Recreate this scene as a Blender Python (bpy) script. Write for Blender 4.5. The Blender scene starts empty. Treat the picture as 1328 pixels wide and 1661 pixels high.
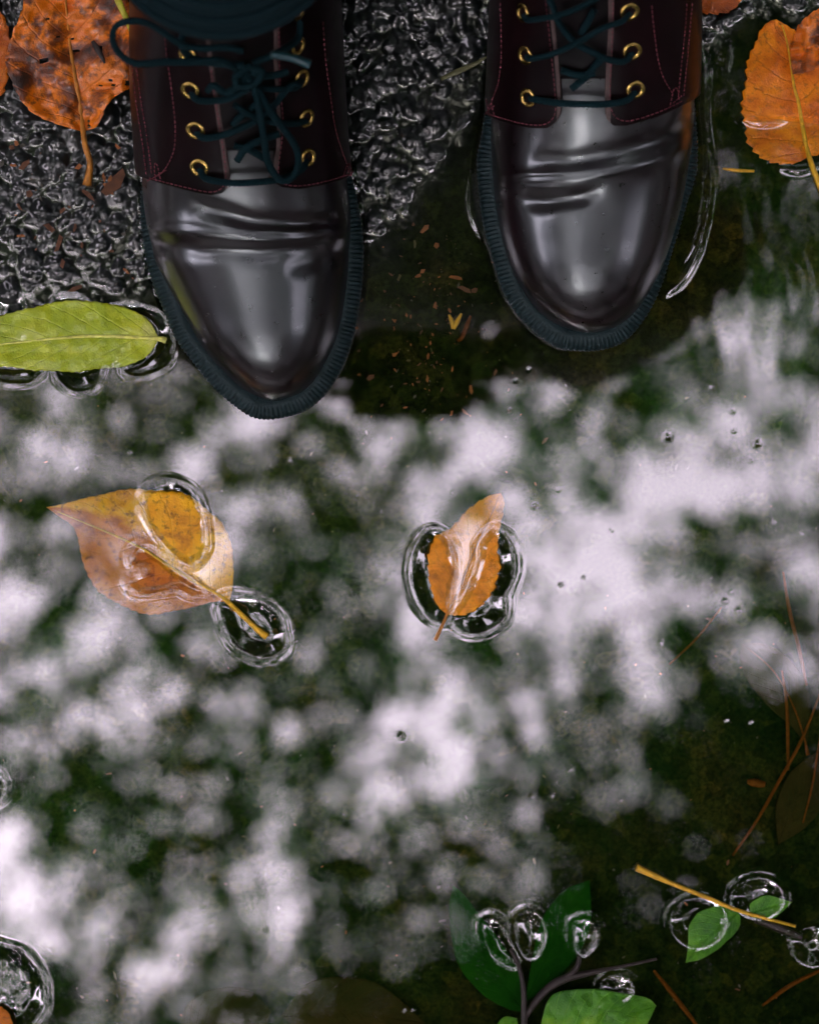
import bpy, bmesh, math, random
import numpy as np
from mathutils import Vector, Matrix
random.seed(7)
RNG = np.random.default_rng(7)
S = bpy.context.scene
COL = S.collection

# ------------------------------------------------------------------ camera
CAM_H = 1.40
PXM = 0.43 / 1328.0                      # metres per photograph pixel on the water
CAM_Y = 0.0714
cam_d = bpy.data.cameras.new("camera")
cam = bpy.data.objects.new("camera", cam_d)
COL.objects.link(cam)
TILT = math.atan2(CAM_Y, CAM_H)
D0 = math.hypot(CAM_Y, CAM_H)
cam.location = (0, CAM_Y, CAM_H)
cam.rotation_euler = (-TILT, 0, 0)
cam_d.sensor_fit = 'VERTICAL'
cam_d.sensor_height = 24.0
cam_d.lens = 24.0 * D0 / (0.43 * 1024 / 818)
cam_d.clip_start = 0.02
cam_d.clip_end = 500
cam_d.dof.use_dof = True
cam_d.dof.focus_distance = D0 - 0.040
cam_d.dof.aperture_fstop = cam_d.lens / 16.5
cam_d.dof.aperture_blades = 0
S.camera = cam

# ------------------------------------------------------------------ light
SUN_EL, SUN_AZ = math.radians(46), math.radians(200)
W = bpy.data.worlds.new("World"); S.world = W; W.use_nodes = True
nt = W.node_tree; nt.nodes.clear()
sky = nt.nodes.new('ShaderNodeTexSky'); sky.sky_type = 'NISHITA'; sky.sun_disc = False
sky.sun_elevation = SUN_EL; sky.sun_rotation = SUN_AZ; sky.dust_density = 4; sky.ozone_density = 1
hs = nt.nodes.new('ShaderNodeHueSaturation'); hs.inputs['Saturation'].default_value = 0.10
tint = nt.nodes.new('ShaderNodeMix'); tint.data_type = 'RGBA'; tint.blend_type = 'MULTIPLY'
tint.inputs[0].default_value = 1.0; tint.inputs[7].default_value = (1.0, 0.865, 0.985, 1)
bg = nt.nodes.new('ShaderNodeBackground'); bg.inputs[1].default_value = 0.14
out = nt.nodes.new('ShaderNodeOutputWorld')
nt.links.new(sky.outputs[0], hs.inputs['Color']); nt.links.new(hs.outputs[0], tint.inputs[6])
nt.links.new(tint.outputs[2], bg.inputs[0]); nt.links.new(bg.outputs[0], out.inputs[0])
sun_d = bpy.data.lights.new("sun", 'SUN'); sun_d.energy = 0.8; sun_d.angle = math.radians(24)
sun_d.color = (1.0, 0.95, 0.9)
sun = bpy.data.objects.new("sun", sun_d); COL.objects.link(sun)
dirv = Vector((math.sin(SUN_AZ) * math.cos(SUN_EL), math.cos(SUN_AZ) * math.cos(SUN_EL), math.sin(SUN_EL)))
sun.rotation_euler = dirv.to_track_quat('Z', 'Y').to_euler()
S.view_settings.view_transform = 'Standard'; S.view_settings.look = 'None'
S.view_settings.gamma = 1.0; S.view_settings.exposure = 3.7
S.render.engine = 'CYCLES'
S.cycles.max_bounces = 8; S.cycles.transparent_max_bounces = 24
S.cycles.caustics_reflective = False; S.cycles.caustics_refractive = False
S.cycles.sample_clamp_indirect = 6.0

# ------------------------------------------------------------------ pixel <-> world
CP = np.array([0, CAM_Y, CAM_H])
FW = np.array([0, -math.sin(TILT), -math.cos(TILT)])
UP = np.array([0, math.cos(TILT), -math.sin(TILT)])
def P(px, py, z=0.0):
    """point of the photograph's pixel on the level z"""
    px = np.asarray(px, float); py = np.asarray(py, float); z = np.asarray(z, float)
    dx = (px - 664) * PXM; dv = (830.5 - py) * PXM
    d = FW * D0 + dv[..., None] * UP + dx[..., None] * np.array([1., 0, 0])
    k = (z - CAM_H) / d[..., 2]
    return CP + d * k[..., None]
def PX(p):
    p = np.asarray(p, float) - CP
    dep = p @ FW
    return 664 + p[..., 0] / dep * D0 / PXM, 830.5 - (p @ UP) / dep * D0 / PXM
def PL(pts, z=0.0):
    a = np.array(pts, float); return P(a[:, 0], a[:, 1], z)

# ------------------------------------------------------------------ helpers
def catmull(pts, n):
    """n points evenly along a smooth curve through pts"""
    p = np.asarray(pts, float)
    if len(p) == 2:
        t = np.linspace(0, 1, n)[:, None]; return p[0] * (1 - t) + p[1] * t
    q = np.vstack([2 * p[0] - p[1], p, 2 * p[-1] - p[-2]])
    o = []
    for i in range(1, len(q) - 2):
        t = np.linspace(0, 1, 16, endpoint=False)[:, None]
        a, b, c, d = q[i - 1], q[i], q[i + 1], q[i + 2]
        o.append(.5 * ((2 * b) + (-a + c) * t + (2 * a - 5 * b + 4 * c - d) * t**2 + (-a + 3 * b - 3 * c + d) * t**3))
    o.append(p[-1:]); o = np.vstack(o)
    return resample(o, n)
def resample(o, n):
    L = np.r_[0, np.cumsum(np.linalg.norm(np.diff(o, axis=0), axis=1))]
    t = np.linspace(0, L[-1], n)
    return np.stack([np.interp(t, L, o[:, k]) for k in range(o.shape[1])], 1)
def closed(pts, n):
    p = np.asarray(pts, float)
    q = np.vstack([p[-2:], p, p[:3]])
    o = []
    for i in range(2, len(q) - 3):
        t = np.linspace(0, 1, 16, endpoint=False)[:, None]
        a, b, c, d = q[i - 1], q[i], q[i + 1], q[i + 2]
        o.append(.5 * ((2 * b) + (-a + c) * t + (2 * a - 5 * b + 4 * c - d) * t**2 + (-a + 3 * b - 3 * c + d) * t**3))
    o = np.vstack(o); o = np.vstack([o, o[:1]])
    return resample(o, n + 1)[:-1]
class MB:
    def __init__(s): s.v = []; s.f = []; s.m = []; s.n = 0
    def add(s, v, f, m=0):
        v = np.asarray(v, float); s.v.append(v)
        for q in f: s.f.append([i + s.n for i in q]); s.m.append(m)
        s.n += len(v)
    def grid(s, g, m=0, cu=False):
        a, b = g.shape[:2]; f = []
        for i in range(a - 1):
            for j in range(b if cu else b - 1):
                k = (j + 1) % b
                f.append((i * b + j, i * b + k, (i + 1) * b + k, (i + 1) * b + j))
        s.add(g.reshape(-1, 3), f, m)
    def tube(s, pts, r, seg=8, m=0, caps=True, flat=1.0):
        p = np.asarray(pts, float); n = len(p)
        r = np.full(n, r) if np.isscalar(r) else np.interp(np.linspace(0, 1, n), np.linspace(0, 1, len(r)), r)
        t = np.gradient(p, axis=0); t /= np.linalg.norm(t, axis=1)[:, None] + 1e-12
        u = np.cross(t[0], [0, 0, 1.]);
        if np.linalg.norm(u) < 1e-3: u = np.array([1., 0, 0])
        a = np.linspace(0, 2 * math.pi, seg, endpoint=False); g = np.zeros((n, seg, 3))
        for i in range(n):
            u = u - t[i] * (u @ t[i]); u /= np.linalg.norm(u) + 1e-12
            w = np.cross(t[i], u)
            g[i] = p[i] + r[i] * (np.cos(a)[:, None] * u + flat * np.sin(a)[:, None] * w)
        s.grid(g, m, True)
        if caps:
            b = s.n - n * seg
            s.f.append([b + j for j in range(seg)]); s.m.append(m)
            s.f.append([b + (n - 1) * seg + j for j in reversed(range(seg))]); s.m.append(m)
    def build(s, name, mats, parent=None, smooth=True):
        me = bpy.data.meshes.new(name)
        me.from_pydata(np.vstack(s.v).tolist(), [], s.f)
        return finish(me, name, mats, parent, smooth, s.m)
def finish(me, name, mats, parent, smooth=True, mi=None):
    for m in (mats if isinstance(mats, (list, tuple)) else [mats]): me.materials.append(m)
    if mi is not None and any(mi): me.polygons.foreach_set('material_index', np.array(mi, 'i'))
    me.polygons.foreach_set('use_smooth', np.full(len(me.polygons), smooth))
    me.update()
    o = bpy.data.objects.new(name, me); COL.objects.link(o)
    if parent: o.parent = parent; o.matrix_parent_inverse = Matrix.Translation(-Vector(parent.location))
    return o
def tag(o, label=None, cat=None, group=None, kind=None):
    if label: o['label'] = label
    if cat: o['category'] = cat
    if group: o['group'] = group
    if kind: o['kind'] = kind
    return o
def root(name, loc, label, cat, group=None):
    o = bpy.data.objects.new(name, None); o.empty_display_size = .02; COL.objects.link(o)
    o.location = [float(c) for c in loc]; return tag(o, label, cat, group)
def hash2(ix, iy, k):
    h = (ix.astype(np.int64) * 374761393 + iy.astype(np.int64) * 668265263 + k * 974634777) & 0xffffffff
    h = ((h ^ (h >> 13)) * 1274126177) & 0xffffffff
    return ((h ^ (h >> 16)) & 0xffff) / 65535.0
def vnoise(x, y, k=0):
    ix = np.floor(x); iy = np.floor(y); fx = x - ix; fy = y - iy
    fx = fx * fx * (3 - 2 * fx); fy = fy * fy * (3 - 2 * fy)
    a = hash2(ix, iy, k); b = hash2(ix + 1, iy, k); c = hash2(ix, iy + 1, k); d = hash2(ix + 1, iy + 1, k)
    return (a * (1 - fx) + b * fx) * (1 - fy) + (c * (1 - fx) + d * fx) * fy - .5
def sdist(x, y, poly, closed_=True):
    """distance to a polyline, and inside flag"""
    p = np.asarray(poly)[:, :2]; n = len(p)
    d = np.full(x.shape, 1e9); ins = np.zeros(x.shape, bool)
    for i in range(n if closed_ else n - 1):
        a = p[i]; b = p[(i + 1) % n]; e = b - a
        t = np.clip(((x - a[0]) * e[0] + (y - a[1]) * e[1]) / (e @ e + 1e-18), 0, 1)
        d = np.minimum(d, np.hypot(x - a[0] - t * e[0], y - a[1] - t * e[1]))
        if closed_ and a[1] != b[1]:
            c = ((a[1] > y) != (b[1] > y)) & (x < (b[0] - a[0]) * (y - a[1]) / (b[1] - a[1]) + a[0])
            ins ^= c
    return d, ins

# ------------------------------------------------------------------ materials
def mat(name):
    m = bpy.data.materials.new(name); m.use_nodes = True
    n = m.node_tree.nodes; return m, n, m.node_tree.links, n['Principled BSDF']
def N(n, t, **kw):
    x = n.new(t)
    for k, v in kw.items():
        if hasattr(x, k): setattr(x, k, v)
        else: x.inputs[k].default_value = v
    return x
def ramp(n, stops):
    r = n.new('ShaderNodeValToRGB'); e = r.color_ramp.elements
    while len(e) < len(stops): e.new(.5)
    for q, (p, c) in zip(e, stops):
        q.position = p; q.color = (*c, 1) if len(c) == 3 else c
    return r
def plain(name, col, rough=.5, metal=0., spec=.5, bump=0., bscale=300., coat=0., var=.25, tintc=None):
    m, n, l, b = mat(name)
    tc = N(n, 'ShaderNodeTexCoord'); no = N(n, 'ShaderNodeTexNoise', Scale=bscale, Detail=4.)
    l.new(tc.outputs['Object'], no.inputs['Vector'])
    r = ramp(n, [(.3, tuple(c * (1 - var) for c in col)), (.7, tuple(c * (1 + var) for c in col))])
    l.new(no.outputs[0], r.inputs[0]); l.new(r.outputs[0], b.inputs['Base Color'])
    b.inputs['Roughness'].default_value = rough; b.inputs['Metallic'].default_value = metal
    b.inputs['Specular IOR Level'].default_value = spec; b.inputs['Coat Weight'].default_value = coat
    b.inputs['Coat Roughness'].default_value = .12
    if tintc: b.inputs['Specular Tint'].default_value = (*tintc, 1)
    if bump:
        bm = N(n, 'ShaderNodeBump', Strength=bump, Distance=.001)
        l.new(no.outputs[0], bm.inputs['Height']); l.new(bm.outputs[0], b.inputs['Normal'])
    return m
def leather(name, col, rough, spec=.5, coat=.35):
    m, n, l, b = mat(name)
    tc = N(n, 'ShaderNodeTexCoord')
    n1 = N(n, 'ShaderNodeTexNoise', Scale=1300., Detail=2.); n2 = N(n, 'ShaderNodeTexNoise', Scale=28., Detail=5.)
    n3 = N(n, 'ShaderNodeTexNoise', Scale=160., Detail=6., Roughness=.7)
    for q in (n1, n2, n3): l.new(tc.outputs['Object'], q.inputs['Vector'])
    r = ramp(n, [(.3, tuple(c * .6 for c in col)), (.7, tuple(c * 1.5 for c in col))])
    l.new(n2.outputs[0], r.inputs[0]); l.new(r.outputs[0], b.inputs['Base Color'])
    rr = N(n, 'ShaderNodeMapRange'); rr.inputs[1].default_value = .3; rr.inputs[2].default_value = .7
    rr.inputs[3].default_value = rough * .92; rr.inputs[4].default_value = rough * 1.1
    l.new(n3.outputs[0], rr.inputs[0]); l.new(rr.outputs[0], b.inputs['Roughness'])
    b.inputs['Specular IOR Level'].default_value = spec; b.inputs['Specular Tint'].default_value = (.82, .96, 1, 1)
    b.inputs['Coat Weight'].default_value = coat; b.inputs['Coat Roughness'].default_value = rough * .6; b.inputs['Coat IOR'].default_value = 1.6
    mx = N(n, 'ShaderNodeMath', operation='MULTIPLY_ADD'); mx.inputs[1].default_value = 1.
    mx.inputs[2].default_value = 0.; l.new(n1.outputs[0], mx.inputs[0])
    bm = N(n, 'ShaderNodeBump', Strength=.35, Distance=.00012)
    l.new(mx.outputs[0], bm.inputs['Height']); l.new(bm.outputs[0], b.inputs['Normal'])
    return m
M = {}
M['leather'] = leather('black_leather', (.0075, .0024, .0034), .29, 1.0, .32)
M['panel'] = leather('maroon_black_leather', (.0062, .0019, .0025), .36, .14, .03)
M['tongue'] = leather('tongue_leather', (.005, .0026, .003), .35, .25, .04)
M['edge'] = plain('raw_leather_edge', (.07, .045, .042), .7, bscale=900)
M['rubber'] = plain('black_rubber', (.0062, .0175, .0205), .5, spec=.3, bump=.35, bscale=700, tintc=(.85, 1, 1))
M['lace'] = plain('teal_lace_cord', (.003, .018, .023), .8, bump=.9, bscale=2200, spec=.12)
M['aglet'] = plain('lace_tip', (.012, .05, .06), .3)
M['thread'] = plain('pink_thread', (.17, .045, .06), .7, bscale=2000, spec=.2)
M['brass'] = plain('brass', (.50, .34, .10), .26, metal=1., bscale=500, var=.15)
M['hole'] = plain('eyelet_hole_shade', (.006, .005, .006), .8)
M['sock'] = plain('teal_knit', (.0025, .015, .020), .9, bump=.9, bscale=1500, spec=.2)
M['red'] = plain('red_lining', (.14, .006, .010), .7)
M['denim'] = plain('dark_trousers', (.012, .014, .020), .85, bump=.5, bscale=800)
M['jacket'] = plain('dark_jacket', (.014, .016, .018), .8, bump=.5, bscale=300)
M['skin'] = plain('skin', (.42, .26, .19), .5)
M['hair'] = plain('dark_hair', (.015, .010, .008), .5)
M['plastic'] = plain('black_plastic', (.015, .015, .016), .4)
M['glass'] = plain('lens_glass', (.01, .01, .02), .05, coat=1.)

def leaf_mat(name, stops, vein, nscale=45., vcount=9., vdark=.35, trans=.15, rough=.42, spots=.5, spotcol=(.05, .02, .008), spec=.3, coat=.12, half=None):
    m, n, l, b = mat(name)
    uv = N(n, 'ShaderNodeUVMap'); tc = N(n, 'ShaderNodeTexCoord')
    no = N(n, 'ShaderNodeTexNoise', Scale=nscale, Detail=7., Roughness=.62, Distortion=.4)
    fi = N(n, 'ShaderNodeTexNoise', Scale=nscale * 7, Detail=5., Roughness=.7)
    vo = N(n, 'ShaderNodeTexVoronoi', Scale=620.); vo.feature = 'DISTANCE_TO_EDGE'
    for q in (no, fi, vo): l.new(tc.outputs['Object'], q.inputs['Vector'])
    r = ramp(n, stops); l.new(no.outputs[0], r.inputs[0])
    # side veins from the leaf's own coordinates: u along the midrib, v across
    sp = N(n, 'ShaderNodeSeparateXYZ'); l.new(uv.outputs[0], sp.inputs[0])
    ab = N(n, 'ShaderNodeMath', operation='ABSOLUTE'); l.new(sp.outputs[1], ab.inputs[0])
    ma = N(n, 'ShaderNodeMath', operation='MULTIPLY_ADD'); ma.inputs[1].default_value = -.28
    l.new(ab.outputs[0], ma.inputs[0]); l.new(sp.outputs[0], ma.inputs[2])
    mu = N(n, 'ShaderNodeMath', operation='MULTIPLY'); mu.inputs[1].default_value = vcount; l.new(ma.outputs[0], mu.inputs[0])
    ad = N(n, 'ShaderNodeMath', operation='MULTIPLY_ADD'); ad.inputs[1].default_value = .55
    l.new(no.outputs[0], ad.inputs[0]); l.new(mu.outputs[0], ad.inputs[2])
    fr = N(n, 'ShaderNodeMath', operation='FRACT'); l.new(ad.outputs[0], fr.inputs[0])
    rv = ramp(n, [(.0, (1, 1, 1)), (.07, (0, 0, 0)), (.93, (0, 0, 0)), (1., (1, 1, 1))]); l.new(fr.outputs[0], rv.inputs[0])
    m1 = N(n, 'ShaderNodeMix', data_type='RGBA'); m1.inputs[7].default_value = (*vein, 1)
    k1 = N(n, 'ShaderNodeMath', operation='MULTIPLY'); k1.inputs[1].default_value = vdark
    l.new(rv.outputs[0], k1.inputs[0]); l.new(k1.outputs[0], m1.inputs[0]); l.new(r.outputs[0], m1.inputs[6])
    rs = ramp(n, [(.53, (0, 0, 0)), (.66, (1, 1, 1))]); l.new(fi.outputs[0], rs.inputs[0])
    k2 = N(n, 'ShaderNodeMath', operation='MULTIPLY'); k2.inputs[1].default_value = spots; l.new(rs.outputs[0], k2.inputs[0])
    m2 = N(n, 'ShaderNodeMix', data_type='RGBA'); m2.inputs[7].default_value = (*spotcol, 1)
    l.new(k2.outputs[0], m2.inputs[0]); l.new(m1.outputs[2], m2.inputs[6])
    fin = m2.outputs[2]
    if half:                                                          # one half of the blade has turned brown
        hn = N(n, 'ShaderNodeMath', operation='MULTIPLY_ADD'); hn.inputs[1].default_value = .9; hn.inputs[2].default_value = -.45; l.new(no.outputs[0], hn.inputs[0])
        hv = N(n, 'ShaderNodeMath', operation='ADD'); l.new(sp.outputs[1], hv.inputs[0]); l.new(hn.outputs[0], hv.inputs[1])
        hu = N(n, 'ShaderNodeMath', operation='MULTIPLY_ADD'); hu.inputs[1].default_value = -.9; hu.inputs[2].default_value = .38; l.new(sp.outputs[0], hu.inputs[0])
        hw_ = N(n, 'ShaderNodeMath', operation='ADD'); l.new(hv.outputs[0], hw_.inputs[0]); l.new(hu.outputs[0], hw_.inputs[1])
        rh = ramp(n, [(.0, (.92, .92, .92)), (.22, (0, 0, 0))]); l.new(hw_.outputs[0], rh.inputs[0])
        m3 = N(n, 'ShaderNodeMix', data_type='RGBA', blend_type='MULTIPLY'); m3.inputs[7].default_value = (*half, 1)
        l.new(rh.outputs[0], m3.inputs[0]); l.new(fin, m3.inputs[6]); fin = m3.outputs[2]
    l.new(fin, b.inputs['Base Color'])
    b.inputs['Roughness'].default_value = rough; b.inputs['Specular IOR Level'].default_value = spec
    b.inputs['Coat Weight'].default_value = coat; b.inputs['Coat Roughness'].default_value = .1
    h1 = N(n, 'ShaderNodeMath', operation='MULTIPLY_ADD'); h1.inputs[1].default_value = -.6
    l.new(rv.outputs[0], h1.inputs[0]); l.new(fi.outputs[0], h1.inputs[2])
    h2 = N(n, 'ShaderNodeMath', operation='MULTIPLY_ADD'); h2.inputs[1].default_value = .5
    l.new(vo.outputs[0], h2.inputs[0]); l.new(h1.outputs[0], h2.inputs[2])
    bm = N(n, 'ShaderNodeBump', Strength=.55, Distance=.0009)
    l.new(h2.outputs[0], bm.inputs['Height']); l.new(bm.outputs[0], b.inputs['Normal'])
    return m
M['leaf_orange'] = leaf_mat('orange_leaf', [(.3, (.12, .022, .004)), (.45, (.42, .085, .004)), (.6, (.60, .16, .005)), (.75, (.34, .06, .005))], (.5, .13, .008), spots=.45)
M['leaf_wet'] = leaf_mat('wet_orange_leaf', [(.3, (.32, .05, .002)), (.45, (.74, .17, .002)), (.6, (.95, .30, .003)), (.72, (.5, .10, .002))], (.4, .09, .01), vcount=7, spots=.4)
M['leaf_brown'] = leaf_mat('brown_orange_leaf', [(.40, (.05, .028, .022)), (.47, (.22, .05, .008)), (.52, (.82, .21, .003)), (.62, (.66, .14, .003)), (.72, (.10, .045, .03))], (.5, .12, .02), nscale=24, spots=.8, spotcol=(.04, .02, .014), spec=.5, coat=.35)
M['leaf_yellow'] = leaf_mat('yellow_leaf', [(.3, (.40, .10, .004)), (.46, (.86, .38, .002)), (.62, (.98, .52, .003)), (.75, (.48, .14, .004))], (.8, .42, .03), spots=.75, spotcol=(.15, .04, .006), half=(.62, .34, .10))
M['leaf_russet'] = leaf_mat('russet_leaf', [(.3, (.20, .05, .004)), (.5, (.85, .29, .006)), (.7, (.92, .38, .008))], (.75, .32, .02), spots=.3)
M['leaf_green'] = leaf_mat('bright_green_leaf', [(.3, (.24, .36, .004)), (.48, (.40, .50, .005)), (.6, (.52, .58, .012)), (.7, (.66, .68, .15))], (.52, .60, .12), nscale=34, vcount=8, vdark=.25, spots=.15, spotcol=(.04, .09, .01), spec=.5, coat=.5)  # palest stop puts patches of glare into the leaf colour
M['leaf_dark'] = leaf_mat('dark_green_leaf', [(.3, (.004, .028, .003)), (.5, (.007, .052, .004)), (.7, (.012, .070, .005))], (.018, .08, .01), nscale=30, spots=.25, spotcol=(.004, .012, .003), spec=0., coat=0.)
M['leaf_fresh'] = leaf_mat('fresh_green_leaf', [(.3, (.02, .12, .004)), (.5, (.07, .25, .005)), (.7, (.22, .40, .010))], (.2, .5, .05), nscale=30, spots=.3, spotcol=(.03, .10, .01))
M['leaf_mud'] = leaf_mat('muddy_leaf', [(.3, (.016, .016, .005)), (.5, (.030, .026, .008)), (.7, (.045, .034, .010))], (.06, .035, .010), nscale=30, spots=.5, spotcol=(.01, .008, .003), spec=0., coat=0.)
M['stem_yellow'] = plain('yellow_stem', (.74, .42, .02), .4, bscale=300)
M['stem_pale'] = plain('pale_green_midrib', (.72, .72, .16), .45, bscale=300)
M['stem_orange'] = plain('orange_stem', (.5, .19, .02), .5, bscale=300)
M['stem_dark'] = plain('dark_stem', (.02, .012, .010), .5, bscale=300)
M['needle'] = plain('rust_needle', (.13, .045, .008), .6, spec=0., bscale=400)
M['grass'] = plain('yellow_green_blade', (.50, .48, .03), .45, bscale=300)
M['olive'] = plain('olive_blade', (.10, .10, .03), .45, bscale=300)

def ground_mat():
    m, n, l, b = mat('wet_asphalt')
    ge = N(n, 'ShaderNodeNewGeometry'); sp = N(n, 'ShaderNodeSeparateXYZ'); l.new(ge.outputs['Position'], sp.inputs[0])
    n1 = N(n, 'ShaderNodeTexNoise', Scale=160., Detail=6., Roughness=.7); n2 = N(n, 'ShaderNodeTexNoise', Scale=22., Detail=6., Roughness=.65)
    n3 = N(n, 'ShaderNodeTexNoise', Scale=420., Detail=4., Roughness=.7); vo = N(n, 'ShaderNodeTexVoronoi', Scale=135.)
    for q in (n1, n2, n3, vo): l.new(ge.outputs['Position'], q.inputs['Vector'])
    ra = ramp(n, [(.3, (.0018, .0030, .0034)), (.5, (.005, .0075, .0080)), (.64, (.014, .018, .019)), (.76, (.05, .036, .024))]); l.new(n1.outputs[0], ra.inputs[0])
    rb = ramp(n, [(.3, (.0045, .010, .003)), (.5, (.010, .016, .004)), (.62, (.018, .020, .0055)), (.75, (.032, .024, .007))]); l.new(n2.outputs[0], rb.inputs[0])
    rc = ramp(n, [(.35, (.35, .35, .35)), (.5, (1, 1, 1)), (.68, (1.8, 1.6, 1.2))]); l.new(n3.outputs[0], rc.inputs[0])
    mu = N(n, 'ShaderNodeMix', data_type='RGBA', blend_type='MULTIPLY'); mu.inputs[0].default_value = 1.
    l.new(rb.outputs[0], mu.inputs[6]); l.new(rc.outputs[0], mu.inputs[7])
    mr = N(n, 'ShaderNodeMapRange'); mr.inputs[1].default_value = -.004; mr.inputs[2].default_value = -.0006
    l.new(sp.outputs[2], mr.inputs[0])
    mx = N(n, 'ShaderNodeMix', data_type='RGBA'); l.new(mr.outputs[0], mx.inputs[0]); l.new(mu.outputs[2], mx.inputs[6]); l.new(ra.outputs[0], mx.inputs[7])
    rv = ramp(n, [(.0, (.4, .45, .5)), (.5, (1, 1, 1)), (.8, (2.2, 2.1, 1.9)), (1., (3.2, 2.4, 1.7))]); sr = N(n, 'ShaderNodeSeparateXYZ'); l.new(vo.outputs['Color'], sr.inputs[0]); l.new(sr.outputs[0], rv.inputs[0])
    mv = N(n, 'ShaderNodeMix', data_type='RGBA', blend_type='MULTIPLY'); mv.inputs[0].default_value = .5; l.new(mx.outputs[2], mv.inputs[6]); l.new(rv.outputs[0], mv.inputs[7])
    l.new(mv.outputs[2], b.inputs['Base Color'])
    mr2 = N(n, 'ShaderNodeMapRange'); mr2.inputs[1].default_value = -.0045; mr2.inputs[2].default_value = -.0005
    mr2.inputs[3].default_value = .9; mr2.inputs[4].default_value = .45
    l.new(sp.outputs[2], mr2.inputs[0]); l.new(mr2.outputs[0], b.inputs['Roughness'])
    mr3 = N(n, 'ShaderNodeMapRange'); mr3.inputs[1].default_value = -.0020; mr3.inputs[2].default_value = .0001
    mr3.inputs[3].default_value = .0; mr3.inputs[4].default_value = .8
    l.new(sp.outputs[2], mr3.inputs[0]); l.new(mr3.outputs[0], b.inputs['Coat Weight'])
    b.inputs['Coat Roughness'].default_value = .02; b.inputs['Coat IOR'].default_value = 1.75
    mr4 = N(n, 'ShaderNodeMapRange'); mr4.inputs[1].default_value = -.0020; mr4.inputs[2].default_value = .0001
    mr4.inputs[3].default_value = 0.; mr4.inputs[4].default_value = .3
    l.new(sp.outputs[2], mr4.inputs[0]); l.new(mr4.outputs[0], b.inputs['Specular IOR Level'])
    h = N(n, 'ShaderNodeMath', operation='ADD'); l.new(n3.outputs[0], h.inputs[0]); l.new(n1.outputs[0], h.inputs[1])
    bm = N(n, 'ShaderNodeBump', Strength=.25, Distance=.0010); l.new(h.outputs[0], bm.inputs['Height'])
    l.new(bm.outputs[0], b.inputs['Normal'])
    bc = N(n, 'ShaderNodeBump', Strength=.06, Distance=.0010); l.new(n1.outputs[0], bc.inputs['Height'])
    l.new(bc.outputs[0], b.inputs['Coat Normal'])
    return m
def water_mat():
    m = bpy.data.materials.new('puddle_water'); m.use_nodes = True
    n = m.node_tree.nodes; l = m.node_tree.links; n.clear()
    o = N(n, 'ShaderNodeOutputMaterial'); mx = N(n, 'ShaderNodeMixShader')
    tr = N(n, 'ShaderNodeBsdfTransparent'); tr.inputs[0].default_value = (.90, .93, .82, 1)
    gl = N(n, 'ShaderNodeBsdfGlossy'); gl.inputs['Roughness'].default_value = 0.; gl.inputs[0].default_value = (1, 1, 1, 1)
    fr = N(n, 'ShaderNodeFresnel', IOR=2.1); ge = N(n, 'ShaderNodeNewGeometry')
    iv = N(n, 'ShaderNodeMath', operation='SUBTRACT'); iv.inputs[0].default_value = 1.; l.new(ge.outputs['Backfacing'], iv.inputs[1])
    k = N(n, 'ShaderNodeMath', operation='MULTIPLY'); l.new(fr.outputs[0], k.inputs[0]); l.new(iv.outputs[0], k.inputs[1])
    l.new(k.outputs[0], mx.inputs[0]); l.new(tr.outputs[0], mx.inputs[1]); l.new(gl.outputs[0], mx.inputs[2])
    l.new(mx.outputs[0], o.inputs[0]); return m
M['ground'] = ground_mat(); M['water'] = water_mat()

# ------------------------------------------------------------------ measured outlines (photograph pixels)
BOOTS = {
 'left': dict(
  outer=[(587,389),(585,458),(575,527),(556,589),(526,638),(492,666),(450,678),(415,678),(388,664),(346,628),(312,586),(284,548),(263,499),(242,444),(232,395),(227,337),
         (233,250),(246,120),(262,0),(278,-120),(300,-215),(372,-252),(440,-220),(470,-120),(492,0),(520,120),(553,230),(575,310)],
  inner_l=[(437,649),(422,646),(388,629),(353,596),(325,562),(301,520),(274,472),(249,423),(239,382),(230,330),(228,290),(226,230),(224,150),(225,60)],
  inner_r=[(437,649),(457,648),(492,634),(519,603),(547,544),(561,472),(566,416),(568,354),(563,298),(556,250),(551,180),(548,100),(546,20)],
  toe=(437,650)),
 'right': dict(
  outer=[(1131,265),(1113,333),(1090,409),(1063,486),(1023,544),(982,565),(933,567),(901,560),(856,526),(820,477),(798,409),(784,355),(775,265),(782,220),
         (793,140),(808,40),(826,-100),(845,-230),(870,-335),(945,-362),(1020,-335),(1048,-230),(1075,-100),(1105,40),(1125,150)],
  inner_l=[(950,539),(933,536),(897,522),(865,495),(834,445),(813,382),(802,310),(797,240),(797,189),(800,120),(803,40),(806,-60)],
  inner_r=[(950,539),(973,538),(1009,526),(1045,490),(1081,423),(1108,333),(1121,260),(1128,200),(1126,120),(1124,40),(1120,-60)],
  toe=(950,540)),
}
WELT_Z = 0.020
for b_ in BOOTS.values(): b_['outline'] = closed(PL(b_['outer'], WELT_Z), 420)

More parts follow.
